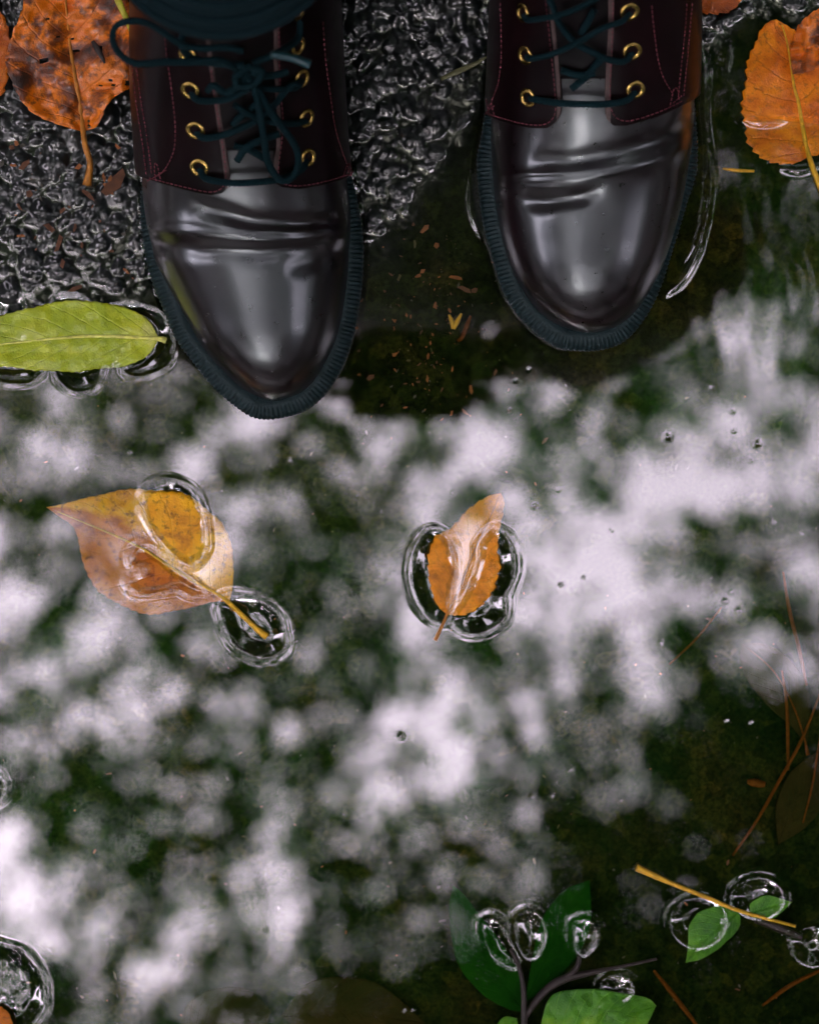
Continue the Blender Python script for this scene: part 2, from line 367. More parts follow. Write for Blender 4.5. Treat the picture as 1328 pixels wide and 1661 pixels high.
RINGS = [ # (outline, depth mm)
 ([(232,800),(250,785),(275,777),(300,785),(322,810),(335,850),(335,890),(318,912),(300,915),(270,890),(245,860),(230,825)], 2.4),
 ([(208,905),(215,890),(235,883),(262,900),(290,925),(330,955),(335,966),(305,966),(285,958),(240,965),(212,957),(204,942),(212,930),(232,925),(214,918)], 1.9),
 ([(352,985),(372,965),(410,968),(445,985),(465,1020),(464,1052),(440,1068),(405,1064),(370,1038)], 2.6),
 ([(664,930),(671,890),(690,862),(710,858),(731,876),(742,920),(735,965),(731,1003),(715,1012),(690,998),(671,965)], 2.8),
 ([(731,1003),(758,955),(772,910),(778,880),(800,857),(825,870),(838,905),(835,940),(824,965),(822,1000),(795,1024),(765,1030),(742,1020)], 2.8),
 ([(-30,500),(-10,482),(25,474),(55,480),(72,500),(40,530),(-20,535)], 2.2),
 ([(72,500),(82,478),(105,472),(135,480),(150,500),(120,520),(85,520)], 2.0),
 ([(160,500),(200,488),(250,498),(278,525),(283,555),(270,590),(230,608),(200,600),(220,570),(225,530)], 2.6),
 ([(-20,580),(60,580),(68,600),(50,617),(20,620),(-15,610)], 2.2),
 ([(92,580),(162,580),(166,605),(150,628),(125,633),(102,622),(90,600)], 2.6),
 ([(-40,1530),(-5,1530),(35,1543),(65,1575),(76,1615),(66,1648),(30,1680),(-40,1690)], 3.0),
 ([(-20,1255),(0,1258),(10,1275),(2,1298),(-20,1300)], 2.0),
 ([(778,1495),(795,1487),(815,1500),(830,1530),(845,1555),(838,1572),(815,1570),(792,1550),(779,1520)], 2.4),
 ([(832,1490),(850,1475),(872,1478),(886,1500),(886,1530),(870,1555),(848,1556),(833,1525)], 2.4),
 ([(925,1500),(942,1488),(962,1493),(972,1515),(965,1540),(945,1555),(928,1540)], 2.2),
 ([(970,1595),(985,1582),(1008,1580),(1028,1592),(1030,1612),(1010,1628),(985,1630),(972,1615)], 2.2),
 ([(1083,1490),(1098,1465),(1130,1453),(1165,1462),(1182,1485),(1175,1515),(1150,1540),(1115,1540),(1090,1520)], 2.8),
 ([(1182,1455),(1200,1430),(1232,1420),(1262,1432),(1275,1458),(1262,1485),(1230,1495),(1198,1485)], 2.8),
 ([(1278,1525),(1295,1508),(1325,1502),(1350,1520),(1350,1555),(1320,1572),(1290,1560)], 2.6),
]
ripple_lines = [ # (polyline, height mm, width mm)
 ([(1150,95),(1143,170),(1148,230),(1152,290),(1146,350),(1130,410),(1105,455),(1072,482)], 1.0, 1.7),
 ([(1135,60),(1140,120),(1142,200),(1146,260),(1140,330),(1128,390),(1100,440)], 0.55, 1.2),
 ([(1185,68),(1183,95),(1178,125)], .9, 1.3),
 ([(764,270),(762,320),(770,360),(792,400)], 0.8, 1.6),
 ([(1195,180),(1210,194),(1250,198),(1285,187)], 1.6, 1.8),
 ([(1255,262),(1270,272),(1300,276),(1320,268),(1330,255)], 1.4, 1.8),
]
SPECKS = [(1083,709,9),(1228,720,9),(867,820,6),(650,1194,9),(905,795,4),(1175,975,5),(1185,960,4),(1197,990,5),(1071,1042,4),(909,949,5),(946,937,4),(858,600,5),(836,618,4),(825,665,4),
          (1153,630,4),(1188,668,4),(1190,700,4),(1217,748,4),(992,860,3),(1178,1167,5),(1218,1170,5),(1104,1470,4),(925,1248,5),(863,1292,5),(895,1290,4),(640,1565,4),(655,1638,5),(668,1638,5),(742,1420,3),(1300,865,4),
          (735,800,4),(620,830,3),(545,1500,3),(430,1510,4),(330,1470,3),(560,1320,3),(160,740,4),(90,700,3),(210,735,3),(470,745,3),(690,1240,3),(1000,1215,4),(1255,845,4)]

# ------------------------------------------------------------------ ground and water heights
def lines(lo, hi, step, far, grow=1.32, mid=0.):
    a = list(np.arange(lo, hi + step * .5, step)); s = step; p = a[-1]; q = a[0]; pre = []; post = []
    while p < mid:
        s = min(s * 1.06, .0024); p += s; q -= s; post.append(p); pre.append(q)
    while p < far:
        s *= grow; p += s; q -= s; post.append(p); pre.append(q)
    return np.array(pre[::-1] + a + post)
WATERLINE = PL([(-900,560),(-250,520),(0,452),(70,478),(150,492),(240,480),(420,440),(590,392),(650,350),(720,240),(775,150),(860,110),(1120,48),(1190,40),(1225,30),(1290,-5),(1400,-30),(1700,-60),(2300,300)])
def ground_h(x, y):
    o = np.argsort(WATERLINE[:, 0]); yl = np.interp(x, WATERLINE[o, 0], WATERLINE[o, 1])
    d = y - yl + .026 * vnoise(x * 34, y * 34, 3) + .012 * vnoise(x * 110, y * 110, 4)
    fr = np.hypot(x - .05, (y + .35) * .8)                          # the puddle closes beyond the frame
    d = np.maximum(d, (fr - .95) * .6)
    base = np.where(d > 0, .0006 + .0018 * (1 - np.exp(-np.abs(d) / .05)), -.0095 * (1 - np.exp(-np.abs(d) / .045)) + .0006)
    land = np.clip((d + .02) / .03, 0, 1)
    near = np.clip(1 - np.maximum(np.abs(x) - .56, np.abs(y) - .60) / .06, 0, 1)       # the fine part of the sheet
    h = np.zeros_like(x)
    for cell, amp, k in ((.0092, .0024, 11), (.0055, .0013, 12)):
        rx = x * .83 - y * .56; ry = x * .56 + y * .83; q_ = .33 / cell
        wx = rx / cell + 1.1 * vnoise(rx * q_, ry * q_, k + 20) + 0.07 * vnoise(rx * q_ * 5, ry * q_ * 5, k + 30); wy = ry / cell + 1.1 * vnoise(rx * q_ + 7, ry * q_, k + 21) + 0.07 * vnoise(rx * q_ * 5, ry * q_ * 5, k + 31)
        ix = np.floor(wx); iy = np.floor(wy); best = np.full(x.shape, -1.)
        for i in (-1, 0, 1):
            for j in (-1, 0, 1):
                cx = ix + i; cy = iy + j
                px_ = cx + hash2(cx, cy, k); py_ = cy + hash2(cx, cy, k + 1)
                r = .38 + .55 * hash2(cx, cy, k + 2)**1.5; tp = .3 + .7 * hash2(cx, cy, k + 3)
                best = np.maximum(best, np.clip(1 - ((wx - px_)**2 + (wy - py_)**2) / r**2, 0, 1)**1.0 * tp * (.5 + r))
        h += amp * np.maximum(best, 0)
    rough = (.22 + .78 * land)
    return base + (h - .0022) * rough * near + .00016 * vnoise(x * 450, y * 450, 5) * land * near
def level_h(x, y):
    """the water's own surface before it meets the stones"""
    w = .00006 * (np.sin(13 * x + 5 * y + 1) + np.sin(-7 * x + 15 * y + 2.2) + .5 * np.sin(23 * x - 9 * y) + .4 * np.sin(9 * x + 29 * y + .7))
    near = np.clip((x - .10) / .08, 0, 1) * np.exp(-((y - .13) / .05)**2)
    w += .000013 * near * np.sin(x * 420 + 30 * y + 8 * vnoise(x * 25, y * 25, 33))
    for pts, dep in RINGS:
        pl = closed(PL(pts), 70); c = pl.mean(0); R = np.abs(pl - c).max() + .02
        k = (np.abs(x - c[0]) < R) & (np.abs(y - c[1]) < R)
        if not k.any(): continue
        d, ins = sdist(x[k], y[k], pl); d = np.where(ins, -d, d)
        nz = vnoise(x[k] * 160, y[k] * 160, 34); nz2 = vnoise(x[k] * 420, y[k] * 420, 35)
        d = d + .0016 + .0010 * nz + .00015 * nz2
        t = np.clip((.0008 - d) / .0085, 0, 1); t = t * t * (3 - 2 * t)
        a = -dep * .0010 * t * (1 + .3 * nz)
        a += .000085 * np.cos(2 * math.pi * d / .0017 + 2.5 * nz) * np.exp(-np.abs(d + .0006) / .0012)
        a += .00010 * np.exp(-((d - .0022) / .0018)**2)
        w[k] += a
    for pts, hh, ww in ripple_lines:
        pl = catmull(PL(pts), 40); c = (pl.max(0) + pl.min(0)) / 2; R = np.abs(pl - c).max() + .02
        k = (np.abs(x - c[0]) < R) & (np.abs(y - c[1]) < R)
        d, _ = sdist(x[k], y[k], pl, False); fade = np.clip((np.minimum(np.hypot(x[k] - pl[0, 0], y[k] - pl[0, 1]), np.hypot(x[k] - pl[-1, 0], y[k] - pl[-1, 1])) - .001) / .016, 0, 1); nz = vnoise(x[k] * 130, y[k] * 130, 36)
        w[k] += fade * hh * .001 * np.exp(-((d + .0012 * nz) / (ww * .001))**2) * (.8 + .6 * nz)
    for px_, py_, r in SPECKS:
        c = P(px_, py_); R = r * PXM * .6; k = (np.abs(x - c[0]) < 3 * R) & (np.abs(y - c[1]) < 3 * R)
        w[k] -= .10 * R * np.exp(-((x[k] - c[0])**2 + (y[k] - c[1])**2) / (.8 * R)**2)
    for b_ in BOOTS.values():
        o = b_['outline'][::4]
        k = (x > o[:, 0].min() - .02) & (x < o[:, 0].max() + .02) & (y > o[:, 1].min() - .02) & (y < o[:, 1].max() + .02)
        d, ins = sdist(x[k], y[k], o); d = np.where(ins, 0, d)
    return w
def height_sheet(name, xs, ys, Z, m, keep=None):
    nx, ny = len(xs), len(ys); X, Y = np.meshgrid(xs, ys)
    co = np.stack([X, Y, Z], -1).reshape(-1, 3)
    i = np.arange(nx * ny).reshape(ny, nx)
    q = np.stack([i[:-1, :-1], i[:-1, 1:], i[1:, 1:], i[1:, :-1]], -1).reshape(-1, 4)
    if keep is not None:
        q = q[keep.reshape(-1)]
        used = np.unique(q); mp = np.zeros(nx * ny, 'i'); mp[used] = np.arange(len(used)); co = co[used]; q = mp[q]
    me = bpy.data.meshes.new(name)
    me.vertices.add(len(co)); me.vertices.foreach_set('co', co.astype('f').ravel())
    me.loops.add(q.size); me.loops.foreach_set('vertex_index', q.astype('i').ravel())
    me.polygons.add(len(q)); me.polygons.foreach_set('loop_start', np.arange(0, q.size, 4, dtype='i'))
    me.polygons.foreach_set('loop_total', np.full(len(q), 4, 'i'))
    me.update(calc_edges=True); me.validate()
    return finish(me, name, m, None)
xs = lines(-.232, .232, .00075, 60, mid=.62); ys = lines(-.285, .300, .00075, 60, mid=.66)
X, Y = np.meshgrid(xs, ys)
G = ground_h(X, Y)
for b_ in BOOTS.values():                                            # the soles press the loose stones down
    o = b_['outline'][::4]; k = (X > o[:, 0].min() - .01) & (X < o[:, 0].max() + .01) & (Y > o[:, 1].min() - .01) & (Y < o[:, 1].max() + .01)
    d, ins = sdist(X[k], Y[k], o); g = G[k]
    t = np.where(ins, 1., np.clip(1 - d / .003, 0, 1)); G[k] = np.minimum(g, g * (1 - t) + t * -.0105)
tag(height_sheet('ground', xs, ys, G, M['ground']), kind='structure')
wx = lines(-.232, .232, .00062, 1.15); wy = lines(-.285, .300, .00062, 1.15) - 0
X, Y = np.meshgrid(wx, wy)
Gw = ground_h(X, Y); Lv = level_h(X, Y)
a, b2 = Lv, Gw - .0003
mk = np.clip((b2 - a + .0040) / .0022, 0, 1); mk = mk * mk * (3 - 2 * mk)
Hw = a + mk * (.5 * (a + b2 + np.sqrt((a - b2)**2 + .0011**2)) - .00035 * np.exp(-np.abs(a - b2) / .003) - a)
inb = np.zeros(X.shape, bool)
for b_ in BOOTS.values():
    o = b_['outline'][::4]; d, ins = sdist(X, Y, o); inb |= ins & (d > .004)
wet = (Hw > Gw - .0004) & ~inb & (np.hypot(X - .05, (Y + .35) * .8) < 1.2)
keep = wet[:-1, :-1] | wet[1:, :-1] | wet[:-1, 1:] | wet[1:, 1:]
tag(height_sheet('water', wx, wy, Hw, M['water'], keep), kind='structure')
def ground_at(x, y): return float(ground_h(np.array([float(x)]), np.array([float(y)]))[0])

# ------------------------------------------------------------------ boots
class Upper:
    """lofted boot upper; v runs toe -> shaft top, u runs -1 (left base) .. 0 (ridge) .. 1 (right base)"""
    def __init__(s, B, creases):
        s.B = B; toe = PL([B['toe']], .022)[0]; s.toe = toe
        il = catmull(PL(B['inner_l'], .030), 300); ir = catmull(PL(B['inner_r'], .030), 300)
        s.il, s.ir = il, ir
        #  Lr     zr     Lb     zb    half width  c0
        T = [(.000,.026,.000,.010,0,-.9),(.0015,.031,.0015,.010,0,-.9),(.005,.0385,.005,.010,0,-.9),(.011,.0455,.011,.010,0,-.9),(.020,.0515,.020,.010,0,-.9),(.032,.0555,.032,.010,0,-.9),(.048,.0585,.048,.010,0,-.9),
             (.066,.0625,.066,.010,0,-.9),(.082,.0675,.082,.010,0,-.9),(.098,.0735,.098,.010,0,-.9),(.114,.0815,.114,.010,0,-.88),(.130,.0915,.132,.010,0,-.8),(.147,.1040,.160,.010,0,-.65),
             (.163,.1180,.200,.012,.0505,-.5),(.178,.1350,.250,.016,.0490,-.35),(.190,.1560,.284,.034,.0470,-.2),(.196,.1780,.293,.070,.0455,-.05),(.198,.2000,.290,.115,.0450,0),(.199,.2180,.287,.160,.0450,0),(.199,.2320,.285,.205,.0455,0)]
        s.T = np.array(T); s.creases = creases
    def eval(s, u, v):
        T = s.T; n = len(T); f = np.clip(v, 0, 1) * (n - 1)
        i = np.clip(np.floor(f).astype(int), 0, n - 2); t = (f - i)[..., None]
        q = lambda k: T[np.clip(k, 0, n - 1)]
        A, Bq, C, D = q(i - 1), q(i), q(i + 1), q(i + 2)
        row = .5 * ((2 * Bq) + (-A + C) * t + (2 * A - 5 * Bq + 4 * C - D) * t**2 + (-A + 3 * Bq - 3 * C + D) * t**3)
        Lr, zr, Lb, zb, hw, c0 = [row[..., k] for k in range(6)]
        yy = s.toe[1] + np.minimum((Lr + Lb) / 2, .17)
        def edge(e):
            o = np.argsort(e[:, 1]); return np.interp(yy, e[o, 1], e[o, 0])
        xl, xr = edge(s.il), edge(s.ir)
        shrink = np.clip((zr - .10) / .06, 0, 1); shrink = shrink * shrink * (3 - 2 * shrink)
        cx = (xl + xr) / 2; w = (xr - xl) / 2
        w = w * (1 - shrink) + .0465 * shrink
        # ridge leans to the medial side of the foot a little
        sgn = np.sign(u); a = np.abs(u)
        up = np.clip(a / .72, 0, 1); lo = np.clip((a - .72) / .28, 0, 1)
        ph = up * math.pi / 2
        pe = 1 - .17 * (1 - shrink)
        c = c0 + (1 - c0) * np.cos(ph)**pe * 1.0
        lat = w * np.sin(ph)**(.86 + .06 * shrink)
        ph2 = lo * math.pi / 2
        c = np.where(lo > 0, c0 - (1 + c0) * np.sin(ph2), c); lat = np.where(lo > 0, w * np.cos(ph2)**.7, lat)
        L = (Lr + Lb) / 2 + c * (Lr - Lb) / 2; z = (zr + zb) / 2 + c * (zr - zb) / 2
        return np.stack([cx + sgn * lat, s.toe[1] + L, z], -1)
    def surf(s, u, v, off=0.):
        e = 2e-3; p = s.eval(u, v)
        n = np.cross(s.eval(u + e, v) - s.eval(u - e, v), s.eval(u, np.minimum(v + e, 1)) - s.eval(u, np.maximum(v - e, 0)))
        n /= np.linalg.norm(n, axis=-1)[..., None] + 1e-12
        px_, py_ = PX(p); d = np.zeros(px_.shape)
        for pts, amp, wd in s.creases:
            pts = np.array(pts, float); yc = np.interp(px_, pts[:, 0], pts[:, 1])
            win = np.clip((px_ - pts[0, 0]) / 45, 0, 1) * np.clip((pts[-1, 0] - px_) / 45, 0, 1)
            win = win * win * (3 - 2 * win)
            d += amp * .00078 * win * np.exp(-((py_ - yc + 5 * vnoise(px_ / 45, py_ / 60, 41)) / (wd * 1.15))**2)
        vis = np.clip(n[..., 2] * 3, 0, 1)
        return p + n * (d * vis + off)[..., None] if not np.isscalar(off) else p + n * (d * vis)[..., None] + n * off, n
    def table(s):
        u, v = np.meshgrid(np.linspace(-.75, .75, 361), np.linspace(0, 1, 500))
        p, n = s.surf(u, v); a, b = PX(p)
        k = n[..., 2] > .03
        s.tu, s.tv, s.tx, s.ty, s.tz = u[k], v[k], a[k], b[k], p[k][:, 2]
    def uv(s, pts):
        o = []
        for x, y in pts:
            d = (s.tx - x)**2 + (s.ty - y)**2
            k = np.argpartition(d, 10)[:10]; w = 1 / (d[k] + .3); w /= w.sum()
            o.append((s.tu[k] @ w, s.tv[k] @ w))
        return np.array(o)
    def at(s, pts, off): 
        q = s.uv(pts); p, n = s.surf(q[:, 0], q[:, 1], np.asarray(off, float) * np.ones(len(q))); return p, n

def make_boot(side, label, creases, facing_l, bottom_l, facing_r, bottom_r, eyelets, stitches, laces, aglets=(), extra=None):
    B = BOOTS[side]; U = Upper(B, creases); U.table(); ot = B['outline']
    c = ot.mean(0); R = root('boot', (c[0], c[1], -.0095), label, 'boot')
    # upper (vamp, runs on under the quarters)
    v = np.r_[np.linspace(0, .08, 18)**1.0, np.linspace(.085, .72, 190), np.linspace(.725, 1, 40)]
    u = np.linspace(-1, 1, 181)
    g, _ = U.surf(*np.meshgrid(u, v)); mb = MB(); mb.grid(g)
    vamp = mb.build('vamp', M['leather'], R)
    # sole
    n = len(ot); nr = n * 4; o = closed(ot, nr); t = np.roll(o, -1, 0) - np.roll(o, 1, 0); t /= np.linalg.norm(t, axis=1)[:, None]
    nn = np.stack([t[:, 1], -t[:, 0], 0 * t[:, 0]], 1)
    if (nn * (o - c)).sum() < 0: nn = -nn
    per = np.linalg.norm(np.diff(np.vstack([o, o[:1]]), axis=0), axis=1).sum(); cnt = round(per / .0024)
    ph = np.arange(nr) / nr * cnt * 2 * math.pi
    jit = vnoise(np.arange(nr) / 18., np.zeros(nr), 51)
    rib = np.clip(.75 + 1.1 * np.sin(ph + 2.2 * jit), 0, 1)
    prof = [(-.022, .019, 0), (-.0105, .0205, 0), (-.0085, .0214, .0), (-.0070, .0213, .0), (-.0055, .0212, .15), (-.0048, .0210, .9), (-.0022, .0204, 1), (-.0004, .0188, 1), (.0004, .0170, .9), (.0006, .0120, .8), (.0003, .0100, .1), (.0001, .004, 0), (-.0006, -.004, 0), (-.0018, -.0096, 0), (-.03, -.0098, 0)]
    g = np.zeros((len(prof), nr, 3))
    for k, (off, z, rb) in enumerate(prof):
        side_w = 1 - .30 * rb * 0
        d = off * side_w - .0006 * rb * (1 - rib) * (1 if k >= 7 else .2)
        g[k] = o + nn * d[:, None]; g[k][:, 2] = z - .0007 * rb * (1 - rib) * (1 if k < 8 else 0) + .0005 * jit * (1 if k < 9 else 0)
    mb = MB(); mb.grid(g, 0, True); sole = mb.build('sole', M['rubber'], R)
    # tongue
    a, bm_ = np.meshgrid(np.linspace(-.30, .30, 41), np.linspace(.56, .985, 80))
    lift = .0016 + .0010 * np.cos(a / .30 * math.pi / 2)
    g, _ = U.surf(a, bm_, lift + .0005 * vnoise(a * 14, bm_ * 60, 61)); mb = MB(); mb.grid(g)
    to = mb.build('tongue', M['tongue'], R); md = to.modifiers.new('thickness', 'SOLIDIFY'); md.thickness = .0014; md.offset = -1
    # quarters
    for fac, bot, sg in ((facing_l, bottom_l, -1), (facing_r, bottom_r, 1)):
        f = U.uv(fac); q = U.uv(bot)
        fo = np.argsort(f[:, 1]); qo = np.argsort(q[:, 0] * sg)
        nu, nv = 70, 110; aa, bb = np.meshgrid(np.linspace(0, 1, nu)**1.3, np.linspace(0, 1, nv)**1.2)
        vt = .975; u_ = np.full(aa.shape, .4 * sg); v_ = np.full(aa.shape, .7)
        for it in range(12):
            vb = np.interp(u_ * sg, q[qo, 0] * sg, q[qo, 1]); v_ = vb + (vt - vb) * bb
            ue = np.interp(v_, f[fo, 1], f[fo, 0]); u_ = ue + (sg * .995 - ue) * aa
        edge = np.exp(-(aa / .03)**2) + np.exp(-(bb / .02)**2)
        g, _ = U.surf(u_, v_, .0035 - .0005 * np.clip(edge, 0, 1)); mb = MB(); mb.grid(g if sg > 0 else g[:, ::-1])
        mb.m = [1 if (q_ % (nu - 1) < 3 if sg > 0 else q_ % (nu - 1) >= nu - 4) else 0 for q_ in range(len(mb.f))]
        o_ = mb.build('quarter', [M['panel'], M['edge']], R)
        md = o_.modifiers.new('thickness', 'SOLIDIFY'); md.thickness = .0024; md.offset = -1; md.material_offset_rim = 1
    # eyelets
    for x, y in eyelets:
        p, nrm = U.at([(x, y)], 0.0037); p, nrm = p[0], nrm[0]
        w = np.cross(nrm, [0, 1., 0]); w /= np.linalg.norm(w); h = np.cross(nrm, w)
        a = np.linspace(0, 2 * math.pi, 28, endpoint=False); b = np.linspace(0, 2 * math.pi, 10, endpoint=False)
        g = np.zeros((28, 10, 3))
        for i, th in enumerate(a):
            e = w * math.cos(th) + h * math.sin(th)
            g[i] = p + e * .0037 + (np.cos(b)[:, None] * e * .00125 + np.sin(b)[:, None] * nrm * .00085)
        mb = MB(); g = np.vstack([g, g[:1]]); mb.grid(g, 0, True)
        ring = [p - nrm * .0003 + .0030 * (w * math.cos(t_) + h * math.sin(t_)) for t_ in a]
        mb.add(ring, [list(range(28))], 1)  # flat dark disc, painted as the shade inside the eyelet
        mb.build('eyelet', [M['brass'], M['hole']], R)
    # stitching: one mesh of short raised threads
    mb = MB()
    for pts, dense in stitches:
        q = U.uv(resample(catmull(np.array(pts, float), 60), max(8, int(len(pts) * 10))))
        k = np.ones(7) / 7; qs = np.stack([np.convolve(np.pad(q[:, i], 3, 'edge'), k, 'valid') for i in (0, 1)], 1)
        p, nrm = U.surf(qs[:, 0], qs[:, 1], np.full(len(qs), .0038))
        Ln = np.linalg.norm(np.diff(p, axis=0), axis=1).sum(); m_ = max(2, int(Ln / (.0021 if dense else .0026))); pp = resample(p, m_ * 2 + 1)
        for i in range(m_):
            mb.tube(pp[[2 * i, 2 * i + 1]] + (pp[2 * i + 1] - pp[2 * i]) * np.array([[0.], [.3]]), .00030, 5)
    tag(mb.build('stitching', M['thread'], R), kind='stuff')
    # laces
    mb = MB()
    for pts in laces:
        q3 = []
        for it in pts:
            x, y, h = it[:3]
            if len(it) == 4: q3.append(P(x, y, h))          # free loop: absolute height
            else: q3.append(U.at([(x, y)], 0.0037 + h)[0][0])
        cp = catmull(np.array(q3), 400); ln = np.linalg.norm(np.diff(cp, axis=0), axis=1).sum(); nn_ = max(24, int(ln / .0007)); mb.tube(catmull(np.array(q3), nn_), .00178 * (1 + .075 * np.cos(np.arange(nn_) * math.pi / 1.5)), 10, flat=.82)
    la = mb.build('lace', M['lace'], R)
    for pts in aglets:
        m2 = MB(); m2.tube(catmull(np.array([P(x, y, z) for x, y, z in pts]), 6), [.0019, .0019, .0023], 8); m2.build('aglet', M['aglet'], la)
    return R, U

CR_L = [([(300,330),(350,344),(410,358),(480,364),(580,362)], -2.7, 12), ([(215,362),(330,376),(420,386),(500,386),(590,372)], 1.7, 17), ([(220,388),(330,407),(420,410),(500,400),(560,388)], -2.2, 14),
        ([(450,440),(510,424),(590,396)], -1.5, 14),
        ([(230,362),(300,364),(380,376),(470,382)], -.45, 3), ([(225,384),(300,376),(380,380),(450,388)], .35, 3), ([(300,372),(390,384),(520,380)], -.45, 3), ([(400,374),(470,376),(560,368)], .4, 3), ([(460,398),(520,388),(570,374)], -.4, 3)]
CR_R = [([(790,292),(880,292),(960,282),(1060,256),(1145,228)], 1.6, 17), ([(850,262),(920,262),(980,250),(1060,232),(1140,205)], -2.0, 14), ([(830,325),(880,328),(930,322),(985,312)], -2.6, 12),
        ([(795,300),(870,298),(930,296)], -.45, 3), ([(795,284),(870,282),(950,280)], .4, 3), ([(800,292),(880,288),(990,280)], -.45, 3), ([(930,290),(1010,276),(1090,252)], .4, 3), ([(960,272),(1040,254),(1110,236)], -.35, 3)]
boot_l, UL = make_boot('left', 'black leather boot with bow-tied teal laces beside the green leaf', CR_L,
  facing_l=[(374,296),(372,275),(368,240),(361,195),(355,150),(348,100),(342,50),(338,10),(336,-30)],
  bottom_l=[(376,280),(372,297),(362,309),(345,313),(320,308),(285,299),(250,289),(225,280)],
  facing_r=[(438,290),(443,270),(446,230),(447,190),(443,140),(440,90),(440,40),(440,0),(440,-30)],
  bottom_r=[(437,278),(441,291),(455,300),(480,304),(520,298),(556,288),(575,280)],
  eyelets=[(327,266),(321,205),(313,140),(310,82),(308,25),(492,252),(489,187),(481,123),(474,70),(474,14)],
  stitches=[([(250,285),(290,295),(345,307),(362,300),(368,285),(364,240),(357,195),(350,150),(344,100)], 0), ([(556,283),(520,292),(478,298),(452,292),(448,270),(452,230),(454,190),(449,140),(446,90),(444,30)], 0),
            ([(276,45),(280,90),(287,150),(291,200),(289,240),(275,272),(262,285)], 0), ([(226,100),(232,160),(241,220),(249,286)], 1), ([(232,100),(240,160),(249,220),(257,284)], 1),
            ([(249,291),(260,284),(272,275),(280,270)], 1), ([(262,291),(260,262),(264,262),(270,290)], 1), ([(512,30),(516,90),(524,150),(533,210),(545,250),(556,282)], 0), ([(553,276),(556,287),(562,276)], 1), ([(545,288),(551,268),(556,268),(558,288)], 1)],
  laces=[[(327,270,-.001),(340,280,.003),(372,284,.005),(410,283,.0055),(450,279,.005),(478,268,.003),(491,257,-.001)],
         [(321,211,-.001),(336,212,.003),(360,205,.005),(390,190,.0065),(425,170,.005),(455,130,.004),(470,128,.0025),(482,128,-.001)],
         [(313,146,-.001),(328,150,.003),(352,147,.005),(375,138,.007),(400,120,.008)],
         [(489,193,-.001),(470,191,.003),(448,187,.005),(425,180,.0055),(400,165,.0065),(380,150,.0065)],
         [(481,129,-.001),(465,133,.003),(435,130,.005),(405,118,.007),(385,100,.009)],
         [(385,250,.003),(400,225,.004),(425,212,.004),(445,205,.004)], [(380,225,.003),(405,232,.0035),(430,250,.003)], [(378,190,.003),(395,170,.004),(420,150,.004)],
         # bow: left loop out over the side of the boot
         [(392,95,.009),(360,98,.145,1),(320,100,.148,1),(270,100,.146,1),(225,103,.142,1),(200,92,.138,1),(184,70,.136,1),(186,45,.136,1),(206,34,.138,1),(235,36,.141,1),(262,50,.144,1),(295,72,.147,1),(330,78,.149,1),(365,76,.150,1),(395,82,.150,1)],
         # hanging loop over the tongue
         [(395,92,.010),(404,110,.012),(412,150,.013),(420,200,.012),(428,245,.011),(445,275,.010),(460,270,.010),(465,245,.010),(458,215,.011),(440,180,.012),(424,150,.012),(410,120,.011),(398,98,.010)],
         [(398,88,.010),(372,120,.011),(352,110,.010),(344,122,.009)], [(392,75,.011),(410,80,.014),(402,100,.014),(384,104,.013),(382,85,.013),(398,72,.012)],
         [(398,84,.011),(420,92,.012),(440,88,.013)],
         [(390,70,.012),(360,66,.012),(330,60,.012),(310,55,.006),(306,40,.001)], [(400,68,.012),(430,60,.010),(462,52,.005),(474,30,.001)]],
  aglets=[[(440,88,.150),(470,92,.152),(503,104,.151)]])
boot_r, UR = make_boot('right', 'black leather boot with flat crossed laces beside the right orange leaf', CR_R,
  facing_l=[(911,178),(912,160),(910,120),(906,70),(902,20),(898,-30),(894,-80),(890,-130),(888,-180),(888,-240)],
  bottom_l=[(913,165),(910,182),(903,196),(890,205),(865,205),(830,198),(800,187),(785,180)],
  facing_r=[(981,185),(980,150),(982,100),(985,50),(986,0),(986,-50),(986,-100),(986,-150),(986,-200),(986,-240)],
  bottom_r=[(979,170),(982,188),(993,200),(1015,200),(1060,186),(1100,168),(1140,150)],
  eyelets=[(863,155),(860,86),(857,18),(1027,140),(1022,77),(1018,12),(855,-50),(1014,-52)],
  stitches=[([(800,183),(835,193),(865,199),(885,199),(898,192),(904,176),(904,150),(901,110),(897,60),(893,10),(890,-30)], 0), ([(1098,160),(1060,178),(1015,192),(996,186),(989,170),(988,140),(990,90),(992,40),(993,-10)], 0),
            ([(823,0),(824,40),(824,90),(820,130),(810,160),(802,183)], 0), ([(1050,0),(1055,50),(1062,100),(1072,130),(1084,150)], 0), ([(1111,0),(1106,60),(1102,110),(1098,158)], 1), ([(1103,0),(1099,60),(1094,110),(1090,160)], 1),
            ([(798,186),(806,176),(814,170)], 1), ([(800,160),(805,186)], 1), ([(808,165),(813,190)], 1), ([(1078,168),(1084,140),(1089,140),(1092,162)], 1), ([(1082,164),(1097,150)], 1)],
  laces=[[(866,156,-.001),(880,154,.003),(912,156,.005),(950,157,.005),(985,156,.005),(1012,153,.003),(1027,145,-.001)],
         [(862,88,-.001),(875,87,.003),(905,75,.005),(940,52,.0065),(975,30,.005),(1005,22,.003),(1018,16,-.001)],
         [(1022,82,-.001),(1008,88,.003),(985,82,.005),(960,68,.0055),(935,52,.0050),(915,20,.005),(905,-10,.004),(880,-35,.003),(857,-46,-.001)],
         [(858,22,-.001),(872,25,.003),(895,18,.005),(925,5,.006),(955,-12,.005),(990,-35,.004),(1012,-48,-.001)], [(965,0,.004),(955,20,.0045),(945,40,.0045)],
         [(915,105,.002),(940,112,.0025),(965,108,.0025)], [(930,135,.002),(950,115,.003),(965,95,.003),(978,80,.003)]],
  )

